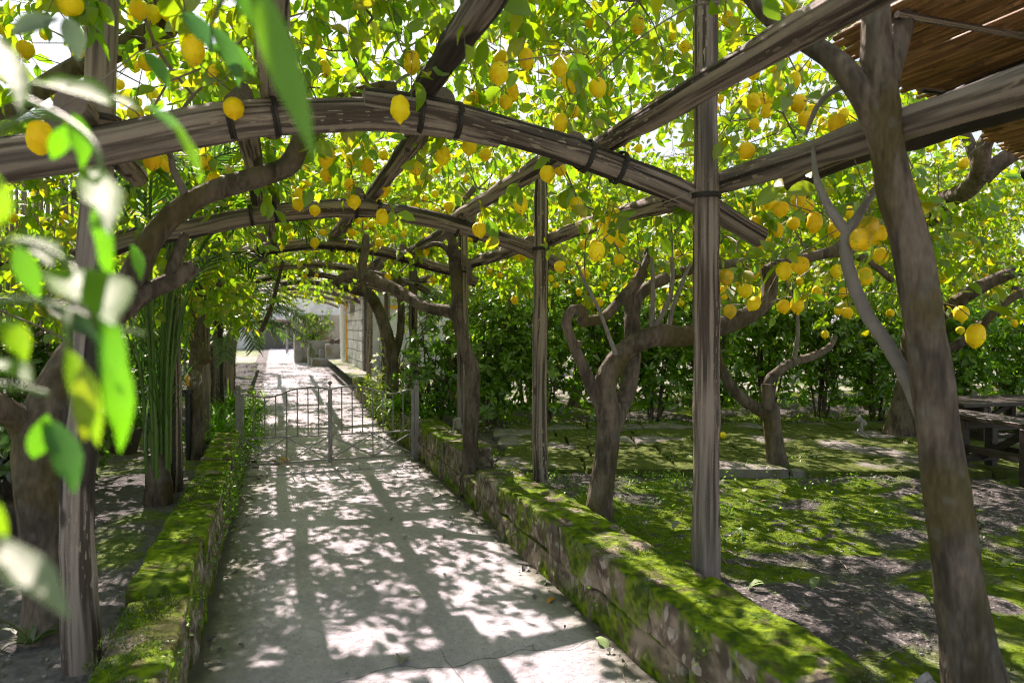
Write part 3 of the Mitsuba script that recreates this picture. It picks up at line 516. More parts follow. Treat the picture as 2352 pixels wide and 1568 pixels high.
# left-hand tree with the long arching limb
tree('left-hand lemon tree whose thick limb arches over the path below the front arch', [
    ('trunk', ground_from(px([(118, 1545), (112, 1400), (100, 1200), (88, 1040), (110, 930), (165, 830), (225, 760)], [3.05, 3.05, 3.05, 3.05, 3.1, 3.2, 3.3]), 0.15), [0.10, 0.09, 0.095, 0.10, 0.09, 0.085, 0.082]),
    ('limb', px([(205, 785), (265, 715), (300, 650), (322, 600), (352, 545), (400, 492), (460, 452), (530, 425), (600, 405), (650, 388), (672, 368), (688, 325), (698, 280)], [3.28, 3.3, 3.32, 3.35, 3.4, 3.45, 3.5, 3.55, 3.6, 3.65, 3.65, 3.65, 3.7]), [0.071, 0.067, 0.064, 0.059, 0.057, 0.055, 0.055, 0.055, 0.054, 0.055, 0.059, 0.046, 0.038]),
    ('limb', px([(285, 715), (310, 690), (355, 662), (405, 640), (446, 612)], [3.3, 3.32, 3.36, 3.4, 3.45]), [0.05, 0.046, 0.044, 0.044, 0.04]),
    ('stub', px([(393, 648), (398, 612), (412, 575), (425, 540)], [3.4, 3.42, 3.45, 3.5]), [0.036, 0.034, 0.03, 0.024]),
    ('limb', px([(72, 1010), (40, 960), (-10, 930), (-80, 880)], [3.05, 3.0, 2.9, 2.8]), [0.07, 0.06, 0.055, 0.045]),
    ('grey_stem', px([(432, 478), (418, 430), (398, 392), (390, 340)], [3.48, 3.45, 3.4, 3.35]), [0.022, 0.019, 0.016, 0.01]),
    ('limb', px([(660, 385), (700, 330), (740, 265), (800, 225), (870, 205), (905, 200)], [3.65, 3.75, 3.9, 4.0, 4.05, 4.1]), [0.03, 0.04, 0.045, 0.048, 0.045, 0.035])], 2.4, knots=[(D(302, 655, 3.27), [-.1, -1, 0], .022), (D(560, 425, 3.52), [0, -1, -.2], .018), (D(95, 1120, 2.98), [.2, -1, 0], .028)])
# upper-left limbs behind the front post
tree('brown lemon tree in the upper left whose sawn limb passes behind the front post', [
    ('trunk', [(-2.15, 4.35, 0.15), (-2.1, 4.4, 1.0), (-1.95, 4.4, 1.9), (-1.85, 4.4, 2.6), (-1.85, 4.4, 3.3)], [0.11, 0.10, 0.09, 0.075, 0.05]),
    ('limb', [np.array([-1.9, 4.4, 2.3])] + px([(150, 170), (215, 145), (290, 105), (350, 75), (385, 62)], [4.1, 4.0, 3.9, 3.85, 3.8]), [0.06, 0.06, 0.058, 0.058, 0.06, 0.062]),
    ('limb', px([(375, 66), (385, 35), (368, 0), (355, -60)], [3.8, 3.8, 3.8, 3.85]), [0.05, 0.045, 0.04, 0.03])], 2.6)
tree('short lemon trunk with a hanging log behind the palm stems on the left', [
    ('trunk', ground_from(px([(452, 1040), (452, 960), (448, 860), (455, 790), (452, 720), (470, 620), (500, 540)], [7.1, 7.1, 7.05, 7.0, 7.0, 7.0, 7.0]), 0.15), [0.08, 0.07, 0.065, 0.075, 0.06, 0.05, 0.04]),
    ('stub', px([(440, 770), (462, 810), (472, 832)], [6.75, 6.72, 6.7]), [0.06, 0.068, 0.066]),
    ('limb', px([(455, 700), (520, 640), (590, 600), (640, 560)], [7.0, 7.3, 7.6, 8.0]), [0.045, 0.038, 0.03, 0.02]),
    ('limb', px([(600, 760), (625, 700), (640, 640), (650, 600)], [8.4, 8.3, 8.2, 8.2]), [0.03, 0.028, 0.022, 0.015])], 2.6)
tree('bent lemon tree leaning over the path beyond the gate on the right', [
    ('trunk', ground_from(px(c5([(1050, 1010), (1050, 900), (1040, 760), (1000, 620), (945, 500), (900, 430), (820, 410), (750, 395)]), 10.2), 0.2), [0.10, 0.085, 0.08, 0.08, 0.085, 0.08, 0.07, 0.05]),
    ('limb', px(c5([(935, 490), (900, 440), (870, 380), (860, 280)]), 10.1), [0.06, 0.055, 0.05, 0.04]),
    ('limb', px(c5([(1050, 860), (1095, 700), (1105, 520), (1090, 400), (1100, 300)]), 10.4), [0.07, 0.06, 0.055, 0.05, 0.04])], 3.0)
tree('lemon tree behind the hedge in the middle of the garden, seen only as crown', [('trunk', [(4.6, 10.2, 0.2), (4.7, 10.2, 1.1), (4.5, 10.1, 2.0), (4.4, 10.0, 2.6)], [0.1, 0.09, 0.07, 0.05]), ('limb', [(4.6, 10.2, 1.2), (5.3, 9.8, 1.9), (5.8, 9.2, 2.4)], [0.06, 0.05, 0.035])], 3.0)
tree('lemon tree rising behind the dark shrubs at the left', [('trunk', [(-2.6, 9.0, 0.15), (-2.5, 9.0, 1.0), (-2.6, 8.9, 1.9), (-2.3, 8.8, 2.6)], [0.1, 0.085, 0.07, 0.05])], 3.0)
tree('lemon tree over the garden between the great trunk and the low forked tree', [('trunk', [(9.2, 8.6, 0.2), (9.1, 8.6, 1.2), (8.7, 8.4, 2.0), (8.2, 8.2, 2.5)], [0.11, 0.09, 0.075, 0.05])], 3.4)
tree('lemon tree at the far right behind the seating', [('trunk', [(11.0, 6.6, 0.2), (10.8, 6.7, 1.2), (10.2, 6.9, 2.0), (9.6, 7.0, 2.5)], [0.11, 0.09, 0.075, 0.05])], 3.4)
tree('first lemon tree beyond the gate on the left of the path', [('trunk', [(-2.3, 12.6, 0.2), (-2.25, 12.6, 1.2), (-2.0, 12.5, 2.0), (-1.4, 12.3, 2.6)], [0.09, 0.08, 0.065, 0.045])], 2.8)
tree('far lemon tree shading the path this side of the house', [('trunk', [(2.3, 15.0, 0.3), (2.25, 15.0, 1.3), (2.0, 15, 2.1), (1.5, 15, 2.7)], [0.09, 0.08, 0.065, 0.045])], 2.8)
tree('most distant lemon tree arching over the end of the path', [('trunk', [(-1.1, 19.0, 0.3), (-1.0, 19.0, 1.3), (-0.7, 19, 2.3), (0.0, 19, 2.8)], [0.09, 0.08, 0.065, 0.045])], 2.8)
tree('lemon tree in the sunny clearing behind the hedge', [('trunk', [(8.0, 13.5, 0.3), (8.0, 13.5, 1.3), (7.7, 13.4, 2.1), (7.2, 13.3, 2.7)], [0.1, 0.09, 0.07, 0.05])], 3.0)

# ------------------------------------------------------------------ lemons: seen place and width (enlarged crops of the photograph) -> distance from a fruit of about 8 cm
CROPS = [(0, 0, """1210 310 145 1345 460 120 250 860 160 915 395 95 990 300 85 1040 375 85 845 415 70 800 385 70 1075 510 80 1020 480 60 850 710 95 938 700 70 742 775 68 1465 680 125 1255 725 62 955 1010 112 1045 1015 90 1340 1130 85 1400 1140 80 1295 1025 85 1360 990 60 285 1235 50 500 310 95 490 355 80 160 310 100 440 25 150 620 60 120 870 60 110 750 530 60 740 600 50 965 600 70 860 640 60 1730 930 65 2045 990 100 2045 1095 75 2100 1130 60 1915 1165 75 1880 1215 70 1870 1280 75 1975 1320 70 1895 1430 52 1815 1485 45 1975 1520 55 2025 1460 50 2035 430 80 1760 990 50 1100 580 60 960 90 90 1050 80 90 1330 70 90 40 190 90 280 210 60"""),
 (746.5, 0, """470 680 125 545 390 110 1265 370 100 1105 365 90 1090 460 125 1135 640 90 1175 575 85 1480 420 115 1550 510 130 1440 320 80 1710 550 110 1780 560 70 1555 700 85 1480 770 95 1395 1090 95 1475 1065 75 740 975 95 905 920 95 1005 970 75 570 1055 90 700 1050 60 605 1155 70 690 1215 50 268 1040 80 155 1155 68 62 1130 60 180 1265 88 358 1360 82 295 1405 50 455 1330 45 340 1220 45 332 1275 45 650 1380 55 775 1295 65 705 1330 50 965 1440 85 915 1500 40 1225 1275 95 1575 1285 90 1600 1320 70 1735 1390 85 1815 1360 85 1790 1455 95 1855 1510 75 1700 1550 90 1430 1280 45 1875 880 65 1760 880 70 1940 780 55 2030 750 55 1965 930 55 1920 515 50 2150 650 60 1665 130 80 1715 145 80 1960 155 90 2170 220 70 165 905 65 360 960 55 165 1000 70 255 890 50 310 940 50 720 430 100 945 620 90 985 620 60 20 970 90 640 1525 45 265 1535 40 340 1525 50 165 1460 45 430 1490 40 430 1080 45 1430 490 50"""),
 (1548, 0, """335 115 80 65 290 70 265 165 50 640 290 80 445 380 60 275 465 60 500 640 85 590 620 75 585 695 80 540 620 80 755 500 80 780 650 100 825 745 95 870 690 70 1060 715 70 1020 775 110 455 945 105 250 930 70 255 690 60 500 780 70 460 850 50 290 620 50 355 530 60 500 460 80 505 1410 90 600 1270 75 670 1310 100 780 1250 90 840 1290 80 640 1440 90 750 1400 80 880 1390 100 1010 1440 90 1095 1330 75 1220 1420 120 1170 1500 130 1280 1470 110 545 1530 85 575 1310 70 1815 1025 65 1600 930 50 1535 1090 40 830 1125 60 1020 1075 50 1150 1030 60 930 770 60 700 470 60 650 560 60 420 380 50 630 430 60"""),
 (1550.4, 516.8, """685 285 100 785 250 110 320 325 95 410 335 85 440 410 90 495 490 85 345 540 80 230 550 75 240 380 70 310 420 70 680 510 80 765 500 85 890 420 65 1055 420 65 1025 535 55 1080 550 70 1195 320 90 1290 195 95 1165 100 130 1010 290 70 940 685 50 1350 555 50 1255 690 40 1885 690 115 1795 555 90 1790 660 50 1765 755 35 1980 430 42 2130 430 40 2090 580 35 2130 615 40 2160 650 30 1635 180 45 1680 330 55 500 300 60 780 355 50 1060 400 50 540 120 80"""),
 (1033.6, 516.8, """185 35 80 130 90 40 1010 45 95 1070 95 75 920 165 105 1060 215 70 980 260 45 1130 205 40 690 260 75 845 300 55 630 335 40 600 350 35 665 375 40 808 420 40 405 470 48 930 485 65 395 635 35 370 670 35 315 315 40 410 190 45 460 190 50 1405 610 35 1450 490 40 340 250 40 250 290 40"""),
 (516.8, 516.8, """560 115 55 405 75 40 490 240 32 610 60 45 485 15 50 1045 218 40 1022 330 45 720 485 25 808 440 20 1265 165 45 1268 110 45 1545 90 40 1305 345 40 888 120 40 965 110 50 795 45 50 500 320 22 575 315 25 310 215 30 80 415 30 38 390 28 130 355 30""")]
prof0 = [(0.001, -0.66), (0.05, -0.645), (0.10, -0.60), (0.16, -0.54), (0.28, -0.46), (0.40, -0.33), (0.485, -0.14), (0.5, 0.05), (0.46, 0.25), (0.36, 0.41), (0.22, 0.50), (0.10, 0.54), (0.001, 0.545)]
def lemon_mesh(kind, seed):
    p = np.array(prof0)
    if kind == 1: p = np.array([(x, z * 0.9 if z < 0 else z * 0.88) for x, z in prof0])
    if kind == 2: p = np.array([(x * (0.92 if z > 0 else 1.0), z * 1.18) for x, z in prof0])
    m = lathe(spline(np.c_[p, np.zeros(len(p))], 26)[:, :2] * [1, 1], 22); V = np.array(m.vertices)
    n = unit(V); V = V + n * ((nfbm(V * (3.2 if kind < 2 else 4.5) + seed, 3, seed) - 0.5) * (0.075 if kind < 2 else 0.15))[:, None]
    return mikit.ply((V, m.faces), 'mat_lemon', smooth=True)
LM = [lemon_mesh(k % 3, 11 + k) for k in range(7)]
LMG = {**LM[0], 'bsdf': {'type': 'ref', 'id': 'mat_green_lemon'}}
SPECIAL = {(470, 680): 'knobbly pointed lemon hanging in front of the top of the front arch', (955, 1010): 'left one of two lemons hanging side by side under the left end of the arch',
  (1045, 1015): 'right one of two lemons hanging side by side under the left end of the arch', (1210, 310): 'large lemon hanging high at the upper left, right of the front-left post',
  (1345, 460): 'speckled lemon hanging just below the large high one at the upper left', (250, 860): 'blurred lemon at the left edge beside bright green leaves',
  (1265, 370): 'round lemon hanging alone in the gap between the two middle poles', (1550, 510): 'biggest round lemon below the leaf spray at the top centre', (1480, 420): 'lemon tucked under the leaf spray at the top centre',
  (1395, 1090): 'dark-spotted lemon hanging beneath the right half of the front arch', (1475, 1065): 'clean lemon beside the dark-spotted one beneath the front arch', (358, 1360): 'lemon hanging in front of the second arch near its middle',
  (180, 1265): 'lemon hanging just left above the second arch', (965, 1440): 'pointed lemon hanging at the right end of the second arch', (1790, 1455): 'lowest of the three clustered lemons left of the front-right post',
  (1735, 1390): 'left upper one of three clustered lemons left of the front-right post', (1815, 1360): 'right upper one of three clustered lemons left of the front-right post',
  (455, 945): 'single large lemon hanging right of the upper part of the front-right post', (1220, 1420): 'topmost mottled lemon of the bunch beside the great trunk', (1170, 1500): 'largest mottled lemon of the bunch beside the great trunk',
  (1280, 1470): 'mottled lemon of the bunch touching the edge of the great trunk', (685, 285): 'left lemon of the low pair right of the front-right post', (785, 250): 'right lemon of the low pair right of the front-right post',
  (320, 325): 'green-blotched lemon of the low bunch just right of the front-right post', (345, 540): 'lowest green-tinged lemon hanging just right of the front-right post', (230, 550): 'lemon almost touching the front-right post low down',
  (680, 510): 'left lemon of the lowest pair in front of the hedge', (765, 500): 'right knobbly lemon of the lowest pair in front of the hedge', (1885, 690): 'large speckled round lemon hanging right of the great trunk',
  (1795, 555): 'spotted lemon above the large round one right of the great trunk', (560, 115): 'lemon hanging in front of the third arch over the gate', (1022, 330): 'pointed lemon hanging over the path right of the gate', (505, 1410): 'blemished lemon beside the end of the beam right of the front-right post'}
lemons = []
for ox, oy, txt in CROPS:
    a = list(map(int, txt.split()))
    for cx, cy, w in zip(a[::3], a[1::3], a[2::3]):
        x, y = ox + cx * .3662, oy + cy * .3662
        d = 334.0 / w
        size = 0.078
        P = atD(x, y, d)
        if P[2] > 3.45 or d > 11:                                   # keep it within the canopy: a nearer, smaller fruit
            k = min((3.45 - 1.6) / max(P[2] - 1.6, 1e-6), 11 / d, 1); k = max(k, 0.55); P = EYE + (P - EYE) * k; size *= k
        lemons.append((P, size, (cx, cy)))
for k in range(14):   # further fruit deeper in the crowns
    x, y = R.uniform(-3.5, 8), R.uniform(5, 12); P = np.array([x, y, R.uniform(2.35, 2.95) - (0.35 if x > 2.4 else 0)])
    if -0.9 < x < 2.3 and P[2] < 2.5: P[2] = 2.6
    lemons.append((P, R.uniform(0.066, 0.082), None))
def region(P, size, kind):
    x, y, z = P
    far = 'past the third arch' if y > 8 else 'between second and third arches' if y > 5.6 else 'between front and second arches' if y > 3.1 else 'before the front arch'
    d = np.sort(np.linalg.norm(LEMON_P - P, axis=1)); c = 'clustered' if d[2] < 0.2 else 'paired' if d[1] < 0.16 else 'single'
    f = 'small' if size < 0.07 else ('oval', 'round', 'long', 'oval', 'round', 'knobbly', 'oval')[kind]
    if x < -0.75: w = 'in the leaves left of the path'
    elif x < 0.35: w = "over the path's left half"
    elif x < 2.0: w = "over the path's right half"
    else: w = ('low' if z < 2.0 else 'high' if z > 2.55 else 'midway up') + (' near the right-hand posts' if x < 4.2 else ' at the back of the garden')
    return f'{c} {f} lemon {w}, {far}', f'{c} {f} lemons {w} {far}'
def near_tree(P):
    best, bd = None, 1e9
    for t in TREES:
        S = t.S; d = np.min(np.linalg.norm((S - P) * [1, 1, 0.6], axis=1))
        if d < bd: best, bd = t, d
    return best, bd
fl = Mesh(); low = lathe(np.array(prof0)[::2] * 1.0, 8)
for k in range(720):   # the many small fruit deep in the far crowns
    x, y = R.uniform(-3, 8.5), R.uniform(5.0, 13); z = R.uniform(2.6, 3.2) if -0.9 < x < 2.3 else R.uniform(2.0, 3.1)
    q = low.copy(); q.apply_scale(R.uniform(.058, .08)); q.apply_translation((x, y, z)); fl.tm(q)
struct('distant_fruit', fl.ply('mat_lemon'), 'stuff', 'many small yellow lemons deep in the far tree crowns', 'lemons')
for t in TREES: t.S = np.array([c for c, _ in t.seed] or [t.anchor])
LEMON_P = np.array([p for p, _, _ in lemons])
for i, (P, size, tag) in enumerate(lemons):
    kind = 5 if tag in ((470, 680), (765, 500)) else 2 if tag in ((1210, 310), (545, 390), (1022, 330), (250, 860)) else i % 7
    lab, grp = (SPECIAL[tag], None) if tag in SPECIAL else region(P, size, kind)
    key = thing('lemon', lab, 'lemon', grp)
    ang = R.uniform(0, 360); tilt = R.normal(0, 14)
    src = LMG if tag in ((320, 325), (345, 540), (1220, 1420), (1170, 1500), (240, 380)) else LM[kind]
    scene[key] = {**src, 'to_world': T().translate(P.tolist()).rotate([0, 0, 1], float(ang)).rotate([1, 0, 0], float(tilt)).scale(float(size))}
    t, _ = near_tree(P + [0, 0, 0.2]); t.targets.append((P + [R.normal(0, .015), R.normal(0, .015), size * 0.5], 'lemon'))

# ------------------------------------------------------------------ crowns: leaf clusters, and twigs that reach them
def canopy(n, x0, x1, y0, y1, zf, keep=None):
    X, Y = R.uniform(x0, x1, n), R.uniform(y0, y1, n); Z = zf(X, Y, R.random(n))
    P = np.stack([X, Y, Z], 1)
    ok = nfbm(P * [1.15, 1.15, 1.3] + 31, 2, 9) > 0.36
    ok &= np.linalg.norm(P - EYE, axis=1) > 1.55
    if keep is not None: ok &= keep(X, Y, Z)
    return P[ok]
def z_over_path(X, Y, u): return 2.76 - 0.14 * (Y > 5.6) + rise(Y) + 1.1 * u ** 1.2 + 0.12 * np.sin(X * 2 + Y)
def z_garden(X, Y, u): return 2.02 + rise(Y) + 1.25 * u ** 0.9 + 0.15 * np.sin(X * 1.7 + Y * 1.1)
def z_left(X, Y, u): return 1.75 + rise(Y) + 1.5 * u
clusters = np.vstack([
    canopy(700, -0.75, 2.3, 1.25, 13.0, z_over_path, lambda X, Y, Z: ~((X > 1.5) & (Y < 2.9))),
    canopy(1780, 2.1, 10.5, 1.6, 12.5, z_garden, lambda X, Y, Z: ~((X < 3.2) & (Y < 2.9)) & ~((Y < 2.6 + (X - 2.14) * .5) & (X > 2.2) & (Z > 2.2)) & ~((Y < 3.6) & (X > 3.2)) & ~((Z < 2.15) & (Y < 3.2))),
    canopy(1000, -4.2, -0.6, 2.4, 13.0, z_left, lambda X, Y, Z: ~((Z < 2.35) & (Y < 5.0) & (X > -1.6))),
    canopy(130, -1.1, -0.3, 6.6, 10.6, lambda X, Y, u: 1.7 + 0.9 * u),
    canopy(800, -3.5, 4.0, 13.0, 30.0, lambda X, Y, u: 2.45 + rise(Y) + 1.3 * u),
    canopy(500, -3.4, 2.9, 2.3, 4.8, lambda X, Y, u: 2.92 + 1.25 * u, lambda X, Y, Z: ~((X > 1.5) & (Y < 2.9))), canopy(480, 2.4, 8.5, 3.3, 6.2, lambda X, Y, u: 2.7 + 1.5 * u, lambda X, Y, Z: ~((Y < 2.6 + (X - 2.14) * .5) & (X > 2.2))),
    canopy(850, 2.1, 12.5, 6.8, 13.0, lambda X, Y, u: 2.9 + 1.4 * u), canopy(240, -1.0, 2.4, 7.0, 13.5, lambda X, Y, u: 3.0 + 1.2 * u), canopy(420, 2.6, 13.0, 12.5, 18.0, lambda X, Y, u: 1.9 + rise(Y) + 1.7 * u)])
# a gap in the leaves where the sun comes through to the nearest branch, and fruit hanging clear of the leaves, as pickers leave it
keepm = np.ones(len(clusters), bool)
for q, rad in ((atD(190, 700, .62), .30), (atD(160, 200, .72), .26), (atD(40, 1290, .5), .22), (atD(30, 850, .6), .25)):
    v = clusters - q; s_ = v @ SUN; keepm &= ~((np.linalg.norm(v - s_[:, None] * SUN, axis=1) < rad + .12) & (s_ > 0))
for P in LEMON_P:
    d_ = np.linalg.norm(P - EYE)
    if d_ > 8.5: continue
    v = clusters - P; w_ = (EYE - P) / d_; s_ = v @ w_
    keepm &= ~((np.linalg.norm(v - s_[:, None] * w_, axis=1) < 0.14) & (s_ > -0.02) & (s_ < 2.0))
clusters = clusters[keepm]
for P in clusters:
    t, d = near_tree(P)
    t.targets.append((P, 'far' if P[1] > 13 else 'leaf'))
def grow(t):
    pos = [c for c, _ in t.seed]; par = [-1] * len(pos); rad = [q for _, q in t.seed]; depth = [0.0] * len(pos)
    if not pos: pos, par, rad, depth = [t.anchor], [-1], [0.03], [0.0]
    nseed = len(pos); chains = []
    A = np.zeros((len(pos) + 6 * len(t.targets) + 8, 3)); Dp = np.zeros(len(A)); A[:nseed] = pos; n = nseed
    Q = np.array([p for p, _ in t.targets]); order = np.argsort(np.min(np.linalg.norm(Q[:, None] - A[None, :nseed], axis=2), axis=1))
    fol, tw = Foliage(), Mesh(); ends = {}
    for oi in order:
        p, kind = t.targets[oi]
        dd = np.linalg.norm(A[:n] - p, axis=1)
        i = int(np.argmin(dd + 0.22 * Dp[:n] + np.where(A[:n, 2] > p[2] + 0.5, 0.1, 0)))
        L = dd[i]
        if L < 0.03: continue
        k = max(1, min(5, int(L / 0.14)))
        s = A[i]; bend = R.normal(0, 0.10, 3) * L + [0, 0, 0.10 * L]
        ch = [i]
        for j in range(1, k + 1):
            u = j / k; q = s * (1 - u) + p * u + bend * math.sin(math.pi * u) + (R.normal(0, 0.02, 3) * L if j < k else 0)
            A[n] = q; Dp[n] = Dp[i] + L * u; par.append(ch[-1]); rad.append(0.0); ch.append(n); n += 1
        chains.append((ch, kind)); ends[oi] = (A[ch[-1]], unit(A[ch[-1]] - A[ch[-2]]))
    rr = np.zeros(n)
    has = np.zeros(n)
    for v in range(n - 1, nseed - 1, -1):
        if has[v] == 0: rr[v] = 0.0023
        else: rr[v] = has[v] ** (1 / 2.4)
        if par[v] >= nseed: has[par[v]] += rr[v] ** 2.4
    rr = np.clip(rr * 1.05, 0.0021, 0.026)
    for ch, kind in chains:
        P = A[ch]; r = rr[ch].copy(); r[0] = r[1] if ch[0] < nseed else r[0] * 0.9
        big = r.max() > 0.007
        C = spline(P, max(3, len(P) * 2 - 1)) if big else P
        r = np.interp(np.linspace(0, 1, len(C)), np.linspace(0, 1, len(r)), r)
        V, F, U = tube(C, r, 7 if big else 4, caps=False); tw.add(V, F, U)
    for oi, (e, d) in ends.items():
        p, kind = t.targets[oi]
        if kind == 'lemon':
            n_sub, per, ls = 1, 4, 0.13; e = e + [0, 0, 0.07]
        elif kind == 'far': n_sub, per, ls = 4, 6, 0.30
        else: n_sub, per, ls = 3, 6, 0.30
        for _ in range(n_sub):
            sd = unit(d * 0.7 + R.normal(0, 0.75, 3) + [0, 0, 0.05]); L = ls * R.uniform(0.6, 1.3); m = R.integers(per - 1, per + 3)
            tip = e + sd * L + [0, 0, -0.10 * L]
            if kind != 'far' and np.linalg.norm(e - EYE) < 8: V, F, U = tube(np.array([e, (e + tip) / 2 + R.normal(0, .012, 3), tip]), [0.0022, 0.0018, 0.0012], 3, caps=False); tw.add(V, F, U)
            u = np.linspace(0.12, 1.0, m); B = e + np.outer(u, tip - e)
            az = np.arange(m) * 2.4 + R.uniform(0, 6.28); o1 = unit(np.cross(sd, [0.1, 0.2, 1])); o2 = np.cross(sd, o1)
            ax_ = unit(sd * 0.55 + (np.cos(az)[:, None] * o1 + np.sin(az)[:, None] * o2) * 0.75 + R.normal(0, 0.2, (m, 3)) + [0, 0, -0.62])
            nn = unit(np.array([0, -0.15, 0.50]) + R.normal(0, 0.55, (m, 3)) + 0.25 * sd)
            Ln = 0.06 + 0.095 * R.beta(1.6, 1.8, m) * (1.3 if kind == 'far' else 1)
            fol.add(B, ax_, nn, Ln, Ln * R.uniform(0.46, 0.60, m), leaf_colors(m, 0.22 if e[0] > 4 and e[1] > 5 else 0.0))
    return fol, tw
for t in TREES:
    if not t.targets: continue
    fol, tw = grow(t)
    if tw.v: part('twigs', tw.ply('mat_twig'), t.key, kind='stuff')
    a = fol.cat(); P, L = a[0], a[3]
    app = L / np.linalg.norm(P - EYE, axis=1); c = (P - EYE) @ FWD
    inview = (c > 0.3) & (np.abs((P - EYE) @ RGT / np.maximum(c, .01)) < 0.8) & (np.abs((P - EYE) @ UPV / np.maximum(c, .01)) < 0.54)
    idx = np.argsort(-app * inview)[:150]; idx = idx[(app * inview)[idx] > 0.021]
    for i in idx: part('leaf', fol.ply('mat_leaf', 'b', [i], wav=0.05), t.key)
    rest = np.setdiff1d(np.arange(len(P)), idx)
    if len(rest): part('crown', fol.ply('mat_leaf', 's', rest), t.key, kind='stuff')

# ------------------------------------------------------------------ the blurred branch close to the lens, at the left
BR = thing('lemon_branch', 'out-of-focus lemon branch with large glossy leaves close to the viewer at the left', 'branch')
HALF = lambda P: unit(SUN + unit(EYE - P))
def hero(base, tip, w, d, d2=None, glare=0.0, col=(0.16, 0.36, 0.008), K=0.25, nrm=None):
    a = atD(*base, d); h_ = HALF(a); rt_ = ray(*tip)
    b = atD(*tip, float(np.clip(((a - EYE) @ h_) / (rt_ @ h_), .75 * d, 1.3 * d)) if glare > .8 else d2 or d); L = np.linalg.norm(b - a); W = w / 1568.0 * d * .86; K = K * 1.5
    n0 = nrm if nrm is not None else unit(HALF(a) * glare + unit(EYE - a) * (1 - glare) * 0.7 + np.array([0, 0, 0.6 * (1 - glare)]) + R.normal(0, .12, 3) * (1 - glare))
    if glare > .8: W = min(W / max(0.4, abs(h_ @ unit(EYE - a))), .75 * L); K = 0.06
    f = Foliage(); f.add(a[None], (b - a)[None], np.asarray(n0, float)[None], L, W, np.array(col), K)
    part('leaf', f.ply('mat_near_leaf', 'b', fold=0.2, wav=0.10), BR)
G1, G2, G3 = (0.14, 0.42, 0.005), (0.24, 0.46, 0.006), (0.10, 0.30, 0.008)
hero((575, -60), (712, 300), 88, 0.62, 0.55, 0, (0.17, 0.40, 0.006), 0.2)
hero((520, -40), (640, 60), 90, 0.75, None, 0, G3)
hero((265, 245), (65, 175), 62, 0.72, None, 1.0); hero((-20, 75), (60, 240), 34, 0.7, None, 0.9)
hero((150, 622), (262, 735), 84, 0.62, None, 1.0); hero((50, 545), (118, 605), 46, 0.66, None, 1.0)
hero((-60, 1225), (168, 1405), 62, 0.5, 0.48, 0.85, (0.30, 0.40, 0.2), 0.35)
hero((225, 745), (345, 1040), 80, 0.62, 0.6, 0, G1, 0.35); hero((150, 800), (255, 1010), 70, 0.6, 0.58, 0, G2, 0.3); hero((235, 700), (290, 900), 60, 0.6, 0.58, 0.5, G1, 0.2)
hero((190, 830), (200, 1030), 62, 0.58, None, 0, (0.22, 0.30, 0.006), 0.2); hero((-25, 390), (12, 540), 75, 0.55, None, 0, G2); hero((238, 400), (232, 660), 60, 0.66, None, 0, G1, 0.12)
hero((150, 285), (120, 375), 50, 0.7, None, 0, G1); hero((165, 260), (215, 380), 60, 0.72, None, 0, G1); hero((210, 385), (255, 520), 40, 0.66, None, 0.9)
hero((-30, 1120), (8, 1290), 50, 0.5, None, 0, G2); hero((-20, 830), (75, 875), 44, 0.62, None, 1.0); 
hero((0, 730), (75, 820), 70, 0.6, None, 0, G2); hero((95, 960), (215, 1120), 90, 0.7, None, 0, (0.05, 0.16, 0.02)); hero((110, 950), (70, 1080), 60, 0.7, None, 0, G3)
hero((40, 560), (85, 690), 60, 0.72, None, 0, G3); hero((300, 560), (340, 640), 36, 1.0, None, 0.3, G1); hero((100, 700), (250, 760), 60, 0.85, None, 0.2, (0.05, 0.12, 0.03))
hero((130, 1010), (138, 1060), 34, 1.5, None, 0, (0.20, 0.34, 0.01)); hero((480, 110), (600, 130), 70, 1.25, None, 0.2, G3, 0.4); hero((480, 60), (590, 165), 60, 1.2, None, 0.1, (0.06, 0.18, 0.02), 0.4)
hero((150, 40), (190, 130), 60, 0.95, None, 0, (0.06, 0.1, 0.05)); hero((30, 80), (120, 20), 60, 0.9, None, 0, (0.06, 0.1, 0.05)); hero((420, 30), (500, 100), 60, 1.1, None, 0, (0.05, 0.16, 0.03)); hero((250, 220), (320, 250), 32, 0.8, None, 0.9)
hero((330, 240), (440, 300), 30, 0.75, None, 0.0, (0.12, 0.30, 0.05)); hero((395, 285), (490, 400), 36, 0.7, None, 0.6); hero((330, 120), (400, 190), 46, 1.4, None, 0, G3)
for q in ([(-80, 700, .6), (60, 690, .62), (160, 712, .62), (235, 745, .62), (330, 770, .66)], [(-80, 880, .6), (40, 890, .62), (110, 905, .62)], [(60, 230, .72), (150, 275, .7), (215, 330, .68), (235, 400, .66)], [(-80, 560, .62), (60, 560, .64), (150, 600, .64), (180, 640, .62)], [(-60, 330, .7), (60, 270, .7), (150, 275, .7)], [(160, 712, .62), (155, 760, .6), (160, 800, .6)], [(180, 640, .62), (225, 700, .61), (235, 745, .62)], [(-60, 1210, .5), (-10, 1235, .5)], [(480, -60, .7), (560, -70, .65), (620, -40, .62)], [(560, -70, .65), (500, 20, 1.0), (480, 80, 1.2)]):
    part('twig', Mesh().add(*tube(spline([atD(x, y, d) for x, y, d in q], 12), np.linspace(0.0042, 0.0026, 12), 7)).ply('mat_green_twig'), BR)

